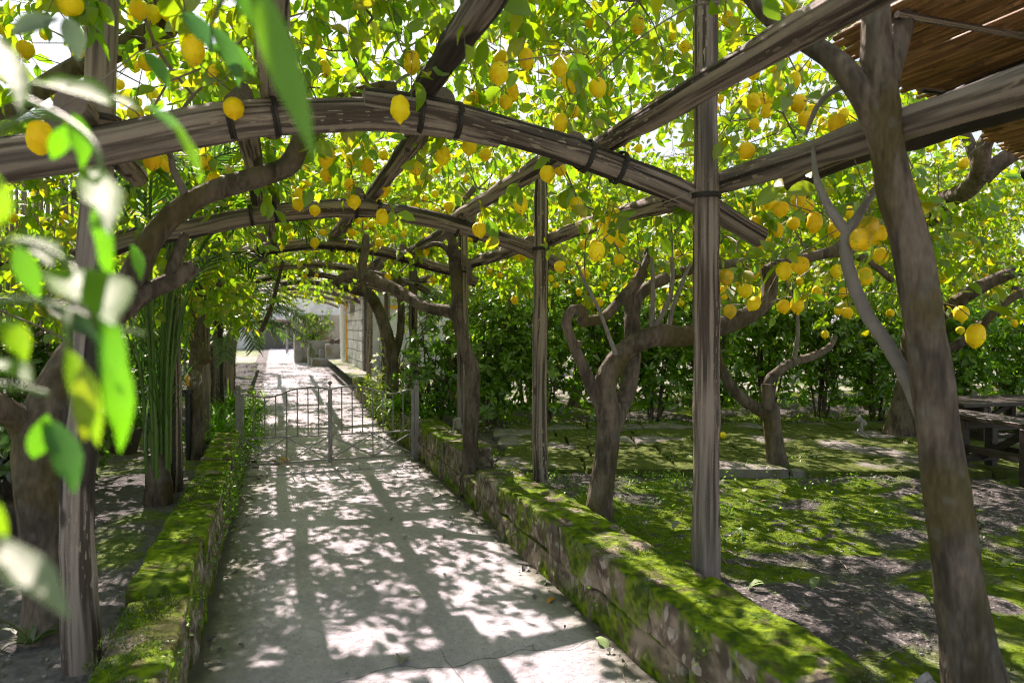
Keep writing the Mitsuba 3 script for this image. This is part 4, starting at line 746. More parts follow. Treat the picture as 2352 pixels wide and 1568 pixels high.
# ------------------------------------------------------------------ shrubs
def shrub(label, x, y, h, w, n, zb=None, bs='mat_dark_leaf', col=(0.155, 0.345, 0.012), Lr=(0.075, 0.13), wr=0.40, group=None, name='shrub', lowcut=0.15, stems=7, bright=0.25):
    k = thing(name, label, 'shrub', group)
    z0 = (0.22 if zb is None else zb) + float(rise(y)); base = np.array([x, y, z0])
    m, f = Mesh(), Foliage()
    tips = []
    for i in range(stems):
        a = i * 2.4 + R.uniform(0, 0.6); rr = w * R.uniform(0.25, 0.95); top = base + [math.cos(a) * rr, math.sin(a) * rr * 0.7, h * R.uniform(0.6, 0.98)]
        C = spline([base + [math.cos(a) * 0.05, math.sin(a) * 0.05, -0.05], base * 0.55 + top * 0.45 + [0, 0, h * 0.05] + R.normal(0, .04, 3), top], 8)
        V, F, U = tube(C, np.linspace(0.017, 0.006, 8), 6, caps=False); m.add(V, F, U)
        for _ in range(max(3, n // stems)):
            u = R.uniform(0.22, 1.0) ** 0.8; s = C[min(7, int(u * 7.99))]
            o = R.normal(0, 1, 3) * [w * 0.33, w * 0.30, h * 0.12]; t = s + o; t[2] = max(t[2], z0 + lowcut * h)
            tips.append((s, t))
    for s, t in tips:
        V, F, U = tube(np.array([s, (s + t) / 2 + R.normal(0, .02, 3), t]), [0.005, 0.004, 0.0025], 3, caps=False); m.add(V, F, U)
        q = R.integers(6, 11); az = np.arange(q) * 2.4 + R.uniform(0, 6); d = unit(t - s + [0, 0, 0.12])
        o1 = unit(np.cross(d, [0.3, 0.1, 1.0])); o2 = np.cross(d, o1)
        A = unit(d * R.uniform(0.1, 0.7, (q, 1)) + np.cos(az)[:, None] * o1 + np.sin(az)[:, None] * o2 + [0, 0, -0.15])
        N = unit(d * 0.8 + [0, 0, 0.5] + R.normal(0, 0.3, (q, 3)))
        Ln = R.uniform(*Lr, q); c = np.array(col) * R.uniform(0.6, 1.3, (q, 1)); br = R.random((q, 1)) < bright
        c = np.minimum(np.where(br, c * [1.9, 1.5, 1.0], c), .6)
        f.add(t + R.normal(0, .012, (q, 3)), A, N, Ln, Ln * wr, c)
    part('stems', m.ply('mat_bark'), k); part('foliage', f.ply(bs, 's'), k, kind='stuff')
    return k
HX = [(2.72, 8.65, 1.5, 'leftmost dark glossy shrub of the hedge, beside the pole nearest the gate'), (3.45, 8.55, 1.75, 'dark glossy hedge shrub seen between the wall trunk and the second right-hand pole'),
      (4.3, 8.5, 1.8, 'dark glossy hedge shrub just right of the second right-hand pole'), (5.05, 8.45, 1.75, 'hedge shrub behind the hooked branch of the twisted tree'), (5.85, 8.2, 1.7, 'hedge shrub with bare stems behind the front-right post'),
      (6.6, 8.0, 1.75, 'hedge shrub behind the low Y-shaped tree'), (7.35, 7.75, 1.75, 'hedge shrub right of the low Y-shaped tree'), (8.1, 7.5, 1.8, 'hedge shrub beside the swollen old trunk'), (8.9, 6.9, 1.6, 'leafy shrub behind the wooden benches'),
      (9.5, 6.0, 1.6, 'leafy shrub behind the right end of the wooden table'), (10.4, 7.2, 1.9, 'tall shrub in the second row behind the wooden table'), (10.6, 4.9, 1.7, 'rightmost leafy shrub beyond the wooden benches')]
for i, (x, y, h, lab) in enumerate(HX): shrub(lab, x, y, h + .3, 0.60, 330, 0.22, Lr=(.085, .14), group='shrubs of the garden hedge')
for x, y, h, w, lab in ((-1.75, 6.6, 1.5, 0.55, 'dark shrub behind the pots left of the path'), (-2.6, 6.1, 1.7, 0.6, 'dark shrub below the cane fence at the left'), (-1.5, 10.2, 1.5, 0.55, 'shrub left of the posts beyond the lamp'),
                        (-2.6, 11.5, 1.8, 0.7, 'tall shrub at the back of the left bed'), (-3.6, 8.2, 1.9, 0.7, 'shrub at the far left in front of the cane fence'), (-3.0, 4.7, 1.5, 0.6, 'dark shrub at the left edge behind the foreground branch')):
    shrub(lab, x, y, h, w, 210, 0.2, Lr=(.08, .14), col=(0.08, 0.20, 0.012), bright=0.3, group='shrubs of the left bed')
shrub('glossy shrub with drooping leaves on the right-hand wall behind the gate post', 1.98, 8.75, 1.35, 0.42, 95, 0.3, col=(0.10, 0.25, 0.012), Lr=(0.09, 0.15), bright=0.4)
shrub('pale-leaved shrub leaning over the path in front of the block house', 1.75, 11.0, 1.25, 0.42, 80, 0.25, bs='mat_leaf', col=(0.24, 0.38, 0.02), Lr=(0.05, 0.08), wr=0.5, bright=0.4)
shrub('small-leaved bush on the planter beside the far steps', 1.35, 26.6, 1.7, 0.75, 130, 0.3, bs='mat_leaf', col=(0.16, 0.30, 0.02), Lr=(0.09, 0.14), wr=0.55, bright=0.3)
shrub('leafy plant growing out of the big round pot at the left edge', -1.72, 5.45, 0.72, 0.34, 40, 0.4, col=(0.06, 0.15, 0.012), Lr=(0.1, 0.16), bright=0.15, name='potted_plant')
shrub('bushy plant in the dark pot behind the front-left post', -1.62, 8.3, 0.75, 0.28, 40, 0.45, col=(0.10, 0.24, 0.012), Lr=(0.07, 0.11), bright=0.4, name='potted_plant')
for i, (x, y, h, lab) in enumerate(((2.9, 10.4, 2.1, 'tall bright shrub behind the hedge by the bent tree'), (3.9, 10.6, 2.2, 'tall bright shrub behind the hedge in line with the second right-hand pole'), (5.6, 11.2, 2.1, 'tall bright shrub behind the hedge in line with the twisted tree'), (7.6, 10.6, 2.0, 'tall bright shrub behind the hedge right of the Y-shaped tree'))):
    shrub(lab, x, y, h, 0.7, 190, 0.25, bs='mat_leaf', col=(0.17, 0.33, 0.012), Lr=(.09, .15), wr=.5, bright=.4, lowcut=.45)
# far grove behind everything
for i, (x, y) in enumerate([(-7.5, 9), (-6, 14), (-8, 20), (-3.2, 25), (13, 10.5), (12.5, 15), (17, 13), (9, 21), (15, 21), (6.0, 25.5), (21, 18), (-12, 15), (15, 6), (0.2, 47), (-5, 38)]):
    side = ['nearest of the grove trees beyond the left bed', 'grove tree far behind the left bed', 'distant grove tree at the extreme left', 'grove tree behind the far palm', 'grove tree behind the right end of the hedge', 'grove tree in the clearing behind the hedge', 'grove tree far behind the seating',
            'grove tree far beyond the clearing', 'distant grove tree at the right', 'grove tree behind the block house', 'most distant grove tree at the right', 'grove tree at the far left horizon', 'grove tree right of the seating', 'grove tree closing the end of the path', 'grove tree far left of the path end'][i]
    k = thing('grove_tree', side, 'tree', 'grove trees in the background'); h = R.uniform(3.2, 4.4); w = R.uniform(1.5, 2.1); z0 = 0.2 + float(rise(min(y, 45)))
    part('trunk', Mesh().add(*tube(spline([(x, y, z0 - .2), (x + .1, y, z0 + 0.8), (x, y, z0 + h * .55)], 8), np.linspace(.12, .05, 8), 8)).ply('mat_bark'), k)
    q = 3400; v = unit(R.normal(0, 1, (q, 3))) * (R.random((q, 1)) ** 0.5); P = np.array([x, y, z0 + h * 0.58]) + v * [w, w, h * 0.5]
    P = P[nfbm(P * 1.3, 2, 4) > 0.43]; q = len(P)
    f = Foliage(); L = R.uniform(0.13, 0.22, q); f.add(P, unit(R.normal(0, 1, (q, 3)) + [0, 0, -.3]), unit(R.normal(0, .6, (q, 3)) + [0, 0, .8]), L, L * .55, leaf_colors(q, 0.1)); part('crown', f.ply('mat_leaf', 's'), k, kind='stuff')

# ------------------------------------------------------------------ palms, strap-leaved clumps
def blades(f, base, n, L, W, lean, col, K, spread=0.05):
    az = R.uniform(0, 6.283, n); ln = np.abs(R.normal(lean, lean * 0.45, n))
    A = np.stack([np.cos(az) * np.sin(ln), np.sin(az) * np.sin(ln), np.cos(ln)], 1); N = np.stack([-np.cos(az) * np.cos(ln), -np.sin(az) * np.cos(ln), np.sin(ln)], 1)
    P = np.asarray(base) + np.stack([np.cos(az) * spread * R.random(n), np.sin(az) * spread * R.random(n), np.zeros(n)], 1)
    f.add(P, A, N * -1 if False else N, L * R.uniform(0.6, 1.2, n), W, np.array(col) * R.uniform(0.6, 1.5, (n, 1)), -np.abs(R.normal(K, K * .4, n)) * -1)
CL = [('grassy clump of strap leaves left of the gate post', -0.62, 8.75), ('strap-leaved clump behind the left gate post', -0.68, 9.5), ('strap-leaved clump on the left edge of the path beyond the gate', -0.62, 10.4), ('strap-leaved clump below the far palm', -0.75, 11.6),
      ('sunlit strap-leaved clump on the right-hand wall beyond the gate', 1.80, 9.6), ('strap-leaved clump on the wall just behind the right gate post', 1.86, 8.9), ('strap-leaved clump at the foot of the bent tree', 1.85, 10.4)]
for lab, x, y in CL:
    k = thing('strap_leaf_plant', lab, 'plant', 'strap-leaved clumps near the gate'); f = Foliage()
    for _ in range(5): blades(f, (x + R.normal(0, .14), y + R.normal(0, .18), (0.24 if x < 0 else 0.42) + float(rise(y))), 26, 0.48, 0.028, 0.55, (0.14, 0.33, 0.012), 0.75)
    part('leaves', f.ply('mat_leaf', 'r', fold=0.1), k, kind='stuff')
k = thing('strap_leaf_plant', 'small striped spider plant on the bare soil at the lower left', 'plant'); f = Foliage(); blades(f, atZ(70, 1478, 0.26), 15, 0.22, 0.020, 0.75, (0.13, 0.19, 0.06), 0.7, 0.02)
for i in range(15): part('leaf', f.ply('mat_dark_leaf', 'r', [i], fold=0.12), k)
def frond(f, m, base, az, L, el, droop, nl, ll, lw, col, bare=0.25):
    t = np.linspace(0, 1, 14); a = el - droop * t ** 1.4
    d = np.stack([np.cos(az) * np.cos(a), np.sin(az) * np.cos(a), np.sin(a)], 1); C = np.asarray(base) + np.cumsum(d * (L / 14), axis=0)
    V, F, U = tube(C, np.linspace(0.013, 0.003, 14), 5, caps=False); m.add(V, F, U)
    u = np.linspace(bare, 0.99, nl); B = np.stack([np.interp(u, t, C[:, q]) for q in range(3)], 1); dd = unit(np.stack([np.interp(u, t, d[:, q]) for q in range(3)], 1))
    up = unit(np.array([0, 0, 1.0]) - dd * dd[:, 2:3]); sd = np.cross(dd, up)
    for s in (1, -1):
        A = unit(dd * 0.75 + s * sd * 0.8 + up * 0.18 + R.normal(0, .06, (nl, 3)) + [0, 0, -0.1]); Ls = ll * (1 - 0.65 * np.abs(u - 0.55)) * R.uniform(.85, 1.1, nl)
        f.add(B, A, up + R.normal(0, .15, (nl, 3)), Ls, lw, np.array(col) * R.uniform(.7, 1.3, (nl, 1)), 0.35)
pn = thing('palm', 'clump of tall green palm stems standing by the second left-hand post', 'palm'); f, m = Foliage(), Mesh(); pb = np.array([-0.87, 5.85, 0.2])
m.add(*tube(spline([pb + [0, 0, -.1], pb + [0.01, 0, .2], pb + [0, 0, 0.42]], 8), [.085, .10, .105, .10, .095, .08, .07, .06], 12, 0.015, 14)); part('base', m.ply('mat_bark'), pn, 'fibrous brown palm base')
fm = Mesh()
for i in range(17):
    az = R.uniform(0, 6.283); o = np.array([math.cos(az), math.sin(az), 0]); b = pb + o * R.uniform(.02, .09) + [0, 0, R.uniform(.1, .35)]; H = R.uniform(1.5, 2.05)
    C = spline([b, b + o * 0.03 + [-.01, 0, H * .5], b + o * R.uniform(.06, .22) + [-.02, 0, H]], 12)
    if i < 12: part('stem', Mesh().add(*tube(C, np.linspace(0.017, 0.009, 12), 7)).ply('mat_green_twig'), pn)
    frond(f, fm, C[-1], az + R.normal(0, .2), R.uniform(0.9, 1.3), 1.15, 1.9, 26, 0.36, 0.018, (0.055, 0.15, 0.012), 0.02)
for i in range(34): blades(f, pb + [R.normal(0, .08), R.normal(0, .08), R.uniform(.3, 1.6)], 2, 0.75, 0.014, 0.25, (0.07, 0.19, 0.012), 0.25)
part('frond_stalks', fm.ply('mat_green_twig'), pn, kind='stuff'); part('fronds', f.ply('mat_dark_leaf', 'r', fold=0.15), pn, kind='stuff')
for lab, x, y, zt, L, nf in (('feathery palm arching over the left edge of the path beyond the gate', -1.0, 12.2, 1.3, 1.85, 36), ('second feathery palm further back on the left of the path', -0.95, 15.2, 1.5, 1.5, 22), ('palm with upright fronds behind the right-hand posts', 2.9, 11.6, 1.7, 1.2, 14)):
    k = thing('palm', lab, 'palm'); f, m = Foliage(), Mesh()
    part('trunk', Mesh().add(*tube(spline([(x, y, .1), (x + .03, y, .7), (x, y, zt)], 10), np.linspace(.15, .11, 10), 12, 0.02, 12)).ply('mat_bark'), k)
    for i in range(nf): frond(f, m, (x, y, zt), i * 2.4 + R.normal(0, .2), L * R.uniform(.8, 1.15), R.uniform(.5, 1.35), R.uniform(1.3, 2.1), 34, 0.33, 0.022, (0.085, 0.17, 0.03))
    part('frond_stalks', m.ply('mat_green_twig'), k, kind='stuff'); part('fronds', f.ply('mat_dark_leaf', 'r', fold=0.15), k, kind='stuff')

# creeping plants on the walls
def creeper(label, pts, n, spread, Lr, col):
    k = thing('creeping_plant', label, 'plant'); f = Foliage()
    for p in pts:
        P = np.asarray(p) + R.normal(0, 1, (n, 3)) * spread; q = n; L = R.uniform(*Lr, q)
        f.add(P, unit(R.normal(0, 1, (q, 3)) + [0, 0, -.1]), unit(R.normal(0, .5, (q, 3)) + [.2, 0, .8]), L, L * .7, np.array(col) * R.uniform(.5, 1.4, (q, 1)))
    part('leaves', f.ply('mat_leaf', 's'), k, kind='stuff')
creeper('ferny green creeper growing on the left wall by the gate', [(-0.34, y, 0.30 + 0.12 * math.sin(y * 5)) for y in np.arange(5.0, 7.9, 0.16)], 70, [.03, .09, .09], (.014, .03), (.16, .34, .012))
creeper('leafy creeper spilling over the left edge of the path beyond the gate', [(-0.33 + .06 * math.sin(y * 3), y, 0.26) for y in np.arange(8.3, 13, 0.22)], 80, [.08, .1, .12], (.025, .05), (.17, .36, .012))
creeper('sunlit creeper spilling down the right wall beyond the gate', [(1.66 + .05 * math.sin(y * 3), y, 0.35) for y in np.arange(9.3, 12.6, 0.2)], 90, [.07, .1, .16], (.03, .06), (.24, .40, .02))
creeper('small creeper on the right wall at the gate post', [(1.64, 7.4, .12), (1.64, 7.0, .2), (1.63, 6.6, .15), (1.64, 6.3, .3)], 50, [.02, .08, .07], (.012, .026), (.13, .28, .012))
creeper('tiny fern tufts in the joints of the near right wall', [(1.60, 2.3, .30), (1.61, 1.95, .2), (1.60, 3.3, .12), (1.61, 4.6, .12), (1.62, 1.72, .3)], 26, [.012, .04, .05], (.010, .020), (.13, .28, .012))
creeper('small green tufts on the inner face of the near left wall', [(-.35, 3.1, .36), (-.35, 3.5, .33), (-.34, 4.0, .36), (-.35, 4.5, .3), (-.36, 2.6, .42)], 40, [.014, .06, .05], (.010, .022), (.12, .26, .012))

# ------------------------------------------------------------------ gate
GY = 8.14
def gate(label, y, x0, xc, x1, s, leaves=(0, 1), zb=0.0):
    g = thing('metal_gate', label, 'gate'); Z = lambda z: zb + z * s
    for x in (x0, x1):
        pm = box((x, y, Z(.44)), (.055 * s, .055 * s, .92 * s), bev=.004); k = part('gate_post', mikit.ply(pm, 'mat_gate', smooth=False), g)
        part('finial', mikit.ply(trimesh.creation.icosphere(2, .028 * s).apply_translation((x, y, Z(.93))), 'mat_gate', smooth=True), k)
    for li in leaves:
        h, c = (x0 + .045, xc - .012) if li == 0 else (x1 - .045, xc + .012)
        lf = f'{g}__gate_leaf' if f'{g}__gate_leaf' not in USED else f'{g}__gate_leaf_001'; USED.add(lf)
        L = lambda u: h + (c - h) * u
        us = np.linspace(0, 1, 25); tz = .845 - .045 * np.sin(np.pi * np.minimum(us / .55, 1)) ** 2 * (us < .55) + .05 * np.sin(np.pi * np.clip((us - .45) / .62, 0, 1)) + .015 * us
        part('top_rail', Mesh().add(*tube(np.stack([L(us), us * 0 + y, Z(tz)], 1), .0095 * s, 7)).ply('mat_gate'), lf)
        for z in (.35, .06): part('rail', mikit.ply(bar((h, y, Z(z)), (c, y, Z(z)), .022 * s, .016 * s), 'mat_gate'), lf)
        part('stile', mikit.ply(bar((h, y, Z(.03)), (h, y, Z(.85)), .03 * s), 'mat_gate'), lf)
        if li == 0 or True: part('stile', mikit.ply(bar((c, y + .001, Z(.03)), (c, y + .001, Z(.88)), .022 * s), 'mat_gate'), lf)
        for q in range(1, 8):
            u = q / 8; zt = float(np.interp(u, us, tz)); part('bar', Mesh().add(*tube(np.array([(L(u), y, Z(.06 if q == 4 else .35)), (L(u), y, Z(zt))]), .0078 * s, 6)).ply('mat_gate'), lf)
        for a, b in ((0, .5), (.5, 1)):
            part('brace', mikit.ply(bar((L(a), y + .006, Z(.07)), (L(b), y + .006, Z(.34)), .018 * s, .012 * s), 'mat_gate'), lf); part('brace', mikit.ply(bar((L(a), y - .006, Z(.34)), (L(b), y - .006, Z(.07)), .018 * s, .012 * s), 'mat_gate'), lf)
    if len(leaves) == 2:
        part('finial', mikit.ply(trimesh.util.concatenate([trimesh.creation.icosphere(2, .024).apply_translation((xc, y, .95)), trimesh.creation.cylinder(.008, .07, sections=8).apply_translation((xc, y, .905))]), 'mat_gate', smooth=True), g)
        part('drop_bolt', Mesh().add(*tube(np.array([(xc + .014, y - .02, .0), (xc + .014, y - .02, .3)]), .006, 6)).ply('mat_gate'), g)
gate('low grey double-leaf metal gate with X braces closing the path', GY, -0.40, 0.59, 1.60, 1.0)
gate('distant grey metal gate at the far end of the path', 34.8, 0.5, 1.85, 1.85, 1.45, (0,), float(rise(34.8)))

# ------------------------------------------------------------------ block house, planter, far house
BH = thing('block_house', 'grey block-built outbuilding with a shuttered window beside the path', 'building')
bx, y0, y1, zt = 2.32, 19.2, 26.0, 4.0; zb = float(rise(19))
part('wall', mikit.ply(box((bx + 2.6, (y0 + y1) / 2, zb + 1.95), (5.1, y1 - y0 - .02, 4.2)), 'mat_plaster'), BH)
z = zb - .1; row = 0
while z < 3.9:
    y = y0 + (0 if row % 2 else -.0); first = True
    while y < y1 - .05:
        L = .5 if not (first and row % 2) else .25; first = False; L = min(L, y1 - y)
        if not (21.05 < y + L / 2 < 22.5 and 2.1 < z + .15 < 3.2) and y < 23.6: part('block', mikit.ply(box((bx - .0, y + L / 2, z + .14), (.12, L - .022, .275), bev=.008), 'mat_block'), BH)
        y += L
    z += .295; row += 1
part('plaster_strip', mikit.ply(box((bx - .015, 24.8, zb + 1.9), (.12, 2.35, 4.1)), 'mat_plaster'), BH)
wk = part('window', mikit.ply(box((bx + .03, 21.75, 2.65), (.10, 1.35, 1.1)), 'mat_shutter'), BH)
for i in range(12): part('slat', mikit.ply(box((bx - .05, 21.75, 2.2 + i * .082), (.03, 1.2, .03), .5, (0, 1, 0)), 'mat_cane'), wk)
part('sill', mikit.ply(box((bx - .10, 21.75, 2.05), (.22, 1.6, .07)), 'mat_concrete'), wk)
part('downpipe', Mesh().add(*tube(spline([(bx - .16, 23.9, 3.9), (bx - .16, 23.9, 1.0), (bx - .16, 23.9, .6), (bx - .10, 23.6, .35), (bx - .12, 23.4, .1)], 30), .085, 10)).ply('mat_white_pipe'), BH, 'white plastic downpipe')
part('gas_pipe', Mesh().add(*tube(np.array([(bx - .11, 23.1, .3), (bx - .11, 23.15, 2), (bx - .11, 23.2, 3.9)]), .03, 8)).ply('mat_yellow_pipe'), BH, 'thin yellow gas pipe')
part('corner_post', Mesh().add(*tube(spline([(bx + .05, 18.9, .0), (bx + .07, 18.9, 2), (bx + .04, 18.9, 3.8)], 12), .12, 12, .01)).ply('mat_dark_wood'), BH, 'dark tarred corner post')
part('parapet', mikit.ply(box((bx + 2.6, y0 - .06, 3.02), (5.0, .10, .16)), 'mat_concrete'), BH)
part('lintel', mikit.ply(box((bx + .75, y0 - .06, 2.15), (.75, .1, .09)), 'mat_yellow_pipe'), BH)
part('door_panel', mikit.ply(box((bx + .75, y0 - .03, 1.15), (.62, .06, 1.9)), 'mat_white_pipe'), BH)
part('doorstep', mikit.ply(box((bx + .3, 18.7, .22), (.9, .5, .22)), 'mat_concrete'), BH)
PL = thing('concrete_planter', 'weathered concrete planter trough with two steps at the far end of the path', 'planter')
part('trough', mikit.ply(box((1.72, 26.3, .62), (1.2, .9, .95), bev=.02), 'mat_concrete'), PL); part('trough', mikit.ply(box((1.98, 25.4, .55), (.6, .8, .86), bev=.02), 'mat_concrete'), PL)
part('step', mikit.ply(box((1.45, 25.35, .30), (.5, .6, .36), bev=.02), 'mat_concrete'), PL); part('step', mikit.ply(box((1.60, 25.6, .45), (.24, .4, .66), bev=.02), 'mat_concrete'), PL)
part('back_wall', mikit.ply(box((1.55, 27.4, 1.1), (1.7, .25, 1.9)), 'mat_concrete'), PL); part('side_wall', mikit.ply(box((.82, 28.1, 1.0), (.28, 1.7, 1.7)), 'mat_concrete'), PL)
for i in range(2):
    k = thing('clay_pipe', ['left', 'right'][i] + ' one of two short clay pipes lying on the far planter', 'pipe'); scene[k] = Mesh().add(*tube(np.array([(1.90 + i * .22, 25.05, 1.075), (1.90 + i * .22, 25.5, 1.075)]), .095, 12)).ply('mat_pot')
FH = thing('far_house', 'pale house with a white pillar closing the view at the end of the path', 'house')
part('wall', mikit.ply(box((1.8, 44.5, 2.2), (9, .4, 4.6)), 'mat_plaster'), FH); part('pillar', mikit.ply(box((1.75, 42.0, 2.3), (.34, .34, 3.0)), 'mat_white_pipe'), FH)
rk = part('roof', mikit.ply(box((1.0, 40.9, 1.62), (4.0, 1.9, .10), -.35, (1, 0, 0)), 'mat_tile'), FH, 'low tiled lean-to roof')
for i in range(20):
    part('tile_row', Mesh().add(*tube(np.array([(-.9 + i * .2, 40.05, 1.36), (-.9 + i * .2, 41.75, 1.98)]), .085, 6)).ply('mat_tile'), rk)
part('lean_to_wall', mikit.ply(box((1.0, 40.2, .9), (3.8, .15, 1.1)), 'mat_shutter'), FH)

# ------------------------------------------------------------------ rustic railing, cane fence, pots, lamp
RL = thing('rustic_railing', 'rough railing of crooked branches on the right-hand wall beyond the gate', 'railing')
a, b = np.array([1.80, 9.75, 0.98]), np.array([2.12, 9.25, 0.86])
pole('rail', [a + [-.05, .1, 0.02], (a + b) / 2 + [0, 0, .05], b + [.12, -.1, -.06]], [.05, .055, .05], RL, 12, .006)
for u in (0.05, .35, .62, .95): p = a + (b - a) * u; pole('baluster', [p * [1, 1, 0] + [R.normal(0, .05), 0, .38], p * [1, 1, 0] + [R.normal(0, .03), 0, .65], p + [0, 0, -.03]], [.045, .04, .035], RL, 9, .006)
CF = thing('cane_fence', 'grey fence of upright canes at the far left', 'fence')
for i in range(80):
    x = -4.6 + i * .036; part('cane', Mesh().add(*tube(np.array([(x, 7.6 - .12 * (x + 4) + R.normal(0, .008), .1), (x + R.normal(0, .02), 7.6 - .12 * (x + 4), R.uniform(3.0, 3.25))]), R.uniform(.012, .017), 5, 0, 8, True, 1, i % 9)).ply('mat_cane'), CF)
for z in (1.3, 2.2): part('rail', Mesh().add(*tube(np.array([(-4.6, 7.6, z), (-1.72, 7.32, z - .05)]), .022, 7)).ply('mat_dark_wood'), CF)
def pot(label, c, r, h):
    k = thing('plant_pot', label, 'pot'); pr = [(.001, 0), (r * .66, 0), (r * .72, .01), (r * .93, h * .8), (r * 1.04, h * .82), (r * 1.06, h), (r * .94, h), (r * .90, h * .86), (.001, h * .84)]
    scene[k] = mikit.ply(lathe(pr, 32).apply_translation(c), 'mat_pot', smooth=40)
pot('wide dark bowl-shaped plant pot at the left edge of the soil bed', (-1.72, 5.42, .22), .40, .26); pot('dark plant pot behind the front-left post', (-1.62, 8.3, .22), .26, .30); pot('small terracotta pot on the right-hand wall beyond the gate', (1.80, 9.25, .43), .11, .17)
LP = thing('globe_lamp', 'clear glass globe garden lamp on a dark post behind the second left-hand post', 'lamp'); gc = atD(431, 868, 7.0)
part('globe', mikit.ply(trimesh.creation.icosphere(4, .134).apply_translation(gc), 'mat_glass', smooth=True), LP); part('lamp_post', Mesh().add(*tube(np.array([(gc[0], gc[1], .2), (gc[0], gc[1], gc[2] - .13)]), .028, 10)).ply('mat_black_metal'), LP)
part('collar', mikit.ply(trimesh.creation.cylinder(.06, .04, sections=18).apply_translation(gc - [0, 0, .14]), 'mat_black_metal', smooth=40), LP); part('bulb', mikit.ply(lathe([(.001, -.05), (.018, -.05), (.02, -.01), (.034, .02), (.03, .05), (.001, .062)], 14).apply_translation(gc - [0, 0, .03]), 'mat_yellow_pipe', smooth=True), LP)

def spot(label, P, az, tilt, s=1.0):
    k = thing('garden_spotlight', label, 'spotlight'); M = trimesh.transformations.rotation_matrix(az, (0, 0, 1)) @ trimesh.transformations.rotation_matrix(tilt, (1, 0, 0))
    pr = [(.001, -.06), (.028, -.06), (.034, -.05), (.034, -.03)]
    for i in range(5): pr += [(.042, -.03 + i * .012), (.042, -.024 + i * .012), (.037, -.023 + i * .012), (.037, -.019 + i * .012)]
    pr += [(.047, .032), (.052, .06), (.044, .06), (.04, .045), (.001, .044)]
    b = lathe(np.array(pr) * s, 20); b.apply_transform(M); b.apply_translation(np.asarray(P) + [0, 0, .15 * s]); part('housing', mikit.ply(b, 'mat_lamp_body', smooth=30), k)
    P = np.asarray(P)
    br = trimesh.util.concatenate([box((sx * .056 * s, 0, .08 * s), (.006 * s, .03 * s, .16 * s)) for sx in (-1, 1)] + [box((0, 0, 0.006), (.118 * s, .05 * s, .008))]); br.apply_transform(trimesh.transformations.rotation_matrix(az, (0, 0, 1))); br.apply_translation(P); part('bracket', mikit.ply(br, 'mat_lamp_body'), k)
    part('cable', Mesh().add(*tube(spline([P + [-.03, -.02, .05], P + [-.10 * s, -.05, .07], P + [-.12 * s, -.09, .02], P + [-.05, -.16, -.01]], 14), .011 * s, 8)).ply('mat_lamp_body'), k)
spot('ribbed cream spotlight at the foot of the twisted many-limbed tree', atZ(1392, 1195, .29), .6, -.35, 1.0); spot('cream spotlight on the wall behind the sinuous trunk', atZ(1052, 1003, .34), .2, -.5); spot('small cream spotlight lying on the paving at the back of the garden', atZ(1978, 998, .34), .9, -.9)
spot('round pale spotlight at the foot of the great trunk at the bottom edge', atZ(2140, 1660, .24), .2, -1.1, .75)

# ------------------------------------------------------------------ benches
def trestle(label, name, cat, p, q, w, h, legs):
    k = thing(name, label, cat); p, q = np.asarray(p, float), np.asarray(q, float); d = unit(q - p); n = np.array([-d[1], d[0], 0]); z = p[2]
    for i in range(3): o = n * (i - 1) * (w / 3); part('plank', mikit.ply(bar(p + o + [0, 0, h - .02], q + o + [0, 0, h - .02 + R.normal(0, .002)], w / 3 - .012, .04, bev=.004), 'mat_dark_wood'), k)
    L = np.linalg.norm(q - p)
    for u in legs:
        c = p + d * u
        for s in (-1, 1): part('leg', mikit.ply(bar(c + n * s * w * .40 + [0, 0, -.02], c + n * s * w * .40 + [0, 0, h - .045], .075, .075, bev=.005), 'mat_dark_wood'), k)
        for zz in (.12, h - .08): part('cross_rail', mikit.ply(bar(c - n * w * .46 + d * .05 + [0, 0, zz], c + n * w * .46 + d * .05 + [0, 0, zz], .03, .07, bev=.003), 'mat_dark_wood'), k)
    for s in (-1, 1): part('stretcher', mikit.ply(bar(p + d * legs[0] + n * s * w * .34 + [0, 0, .2], p + d * legs[-1] + n * s * w * .34 + [0, 0, .2], .03, .065, bev=.003), 'mat_dark_wood'), k)
    part('brace', mikit.ply(bar(p + d * (legs[0] + .04) + [0, 0, .12], p + d * ((legs[0] + legs[1]) / 2 + .25) + [0, 0, h - .05], .03, .06, bev=.003), 'mat_dark_wood'), k)
a, b = atZ(2150, 938, .80), atZ(2352, 966, .80); d = unit(b - a); a[2] = b[2] = .30
trestle('dark wooden trestle bench nearest the great trunk at the right edge', 'wooden_bench', 'bench', a - d * .1, a + d * 2.6, .40, .50, (.55, 1.15, 2.4))
a, b = atZ(2150, 921, .76), atZ(2352, 913, .76); d = unit(b - a); a[2] = b[2] = .27
trestle('dark wooden trestle table standing behind the bench at the right', 'wooden_table', 'table', a, a + d * 3.2, .70, .49, (.35, 1.5, 2.9))

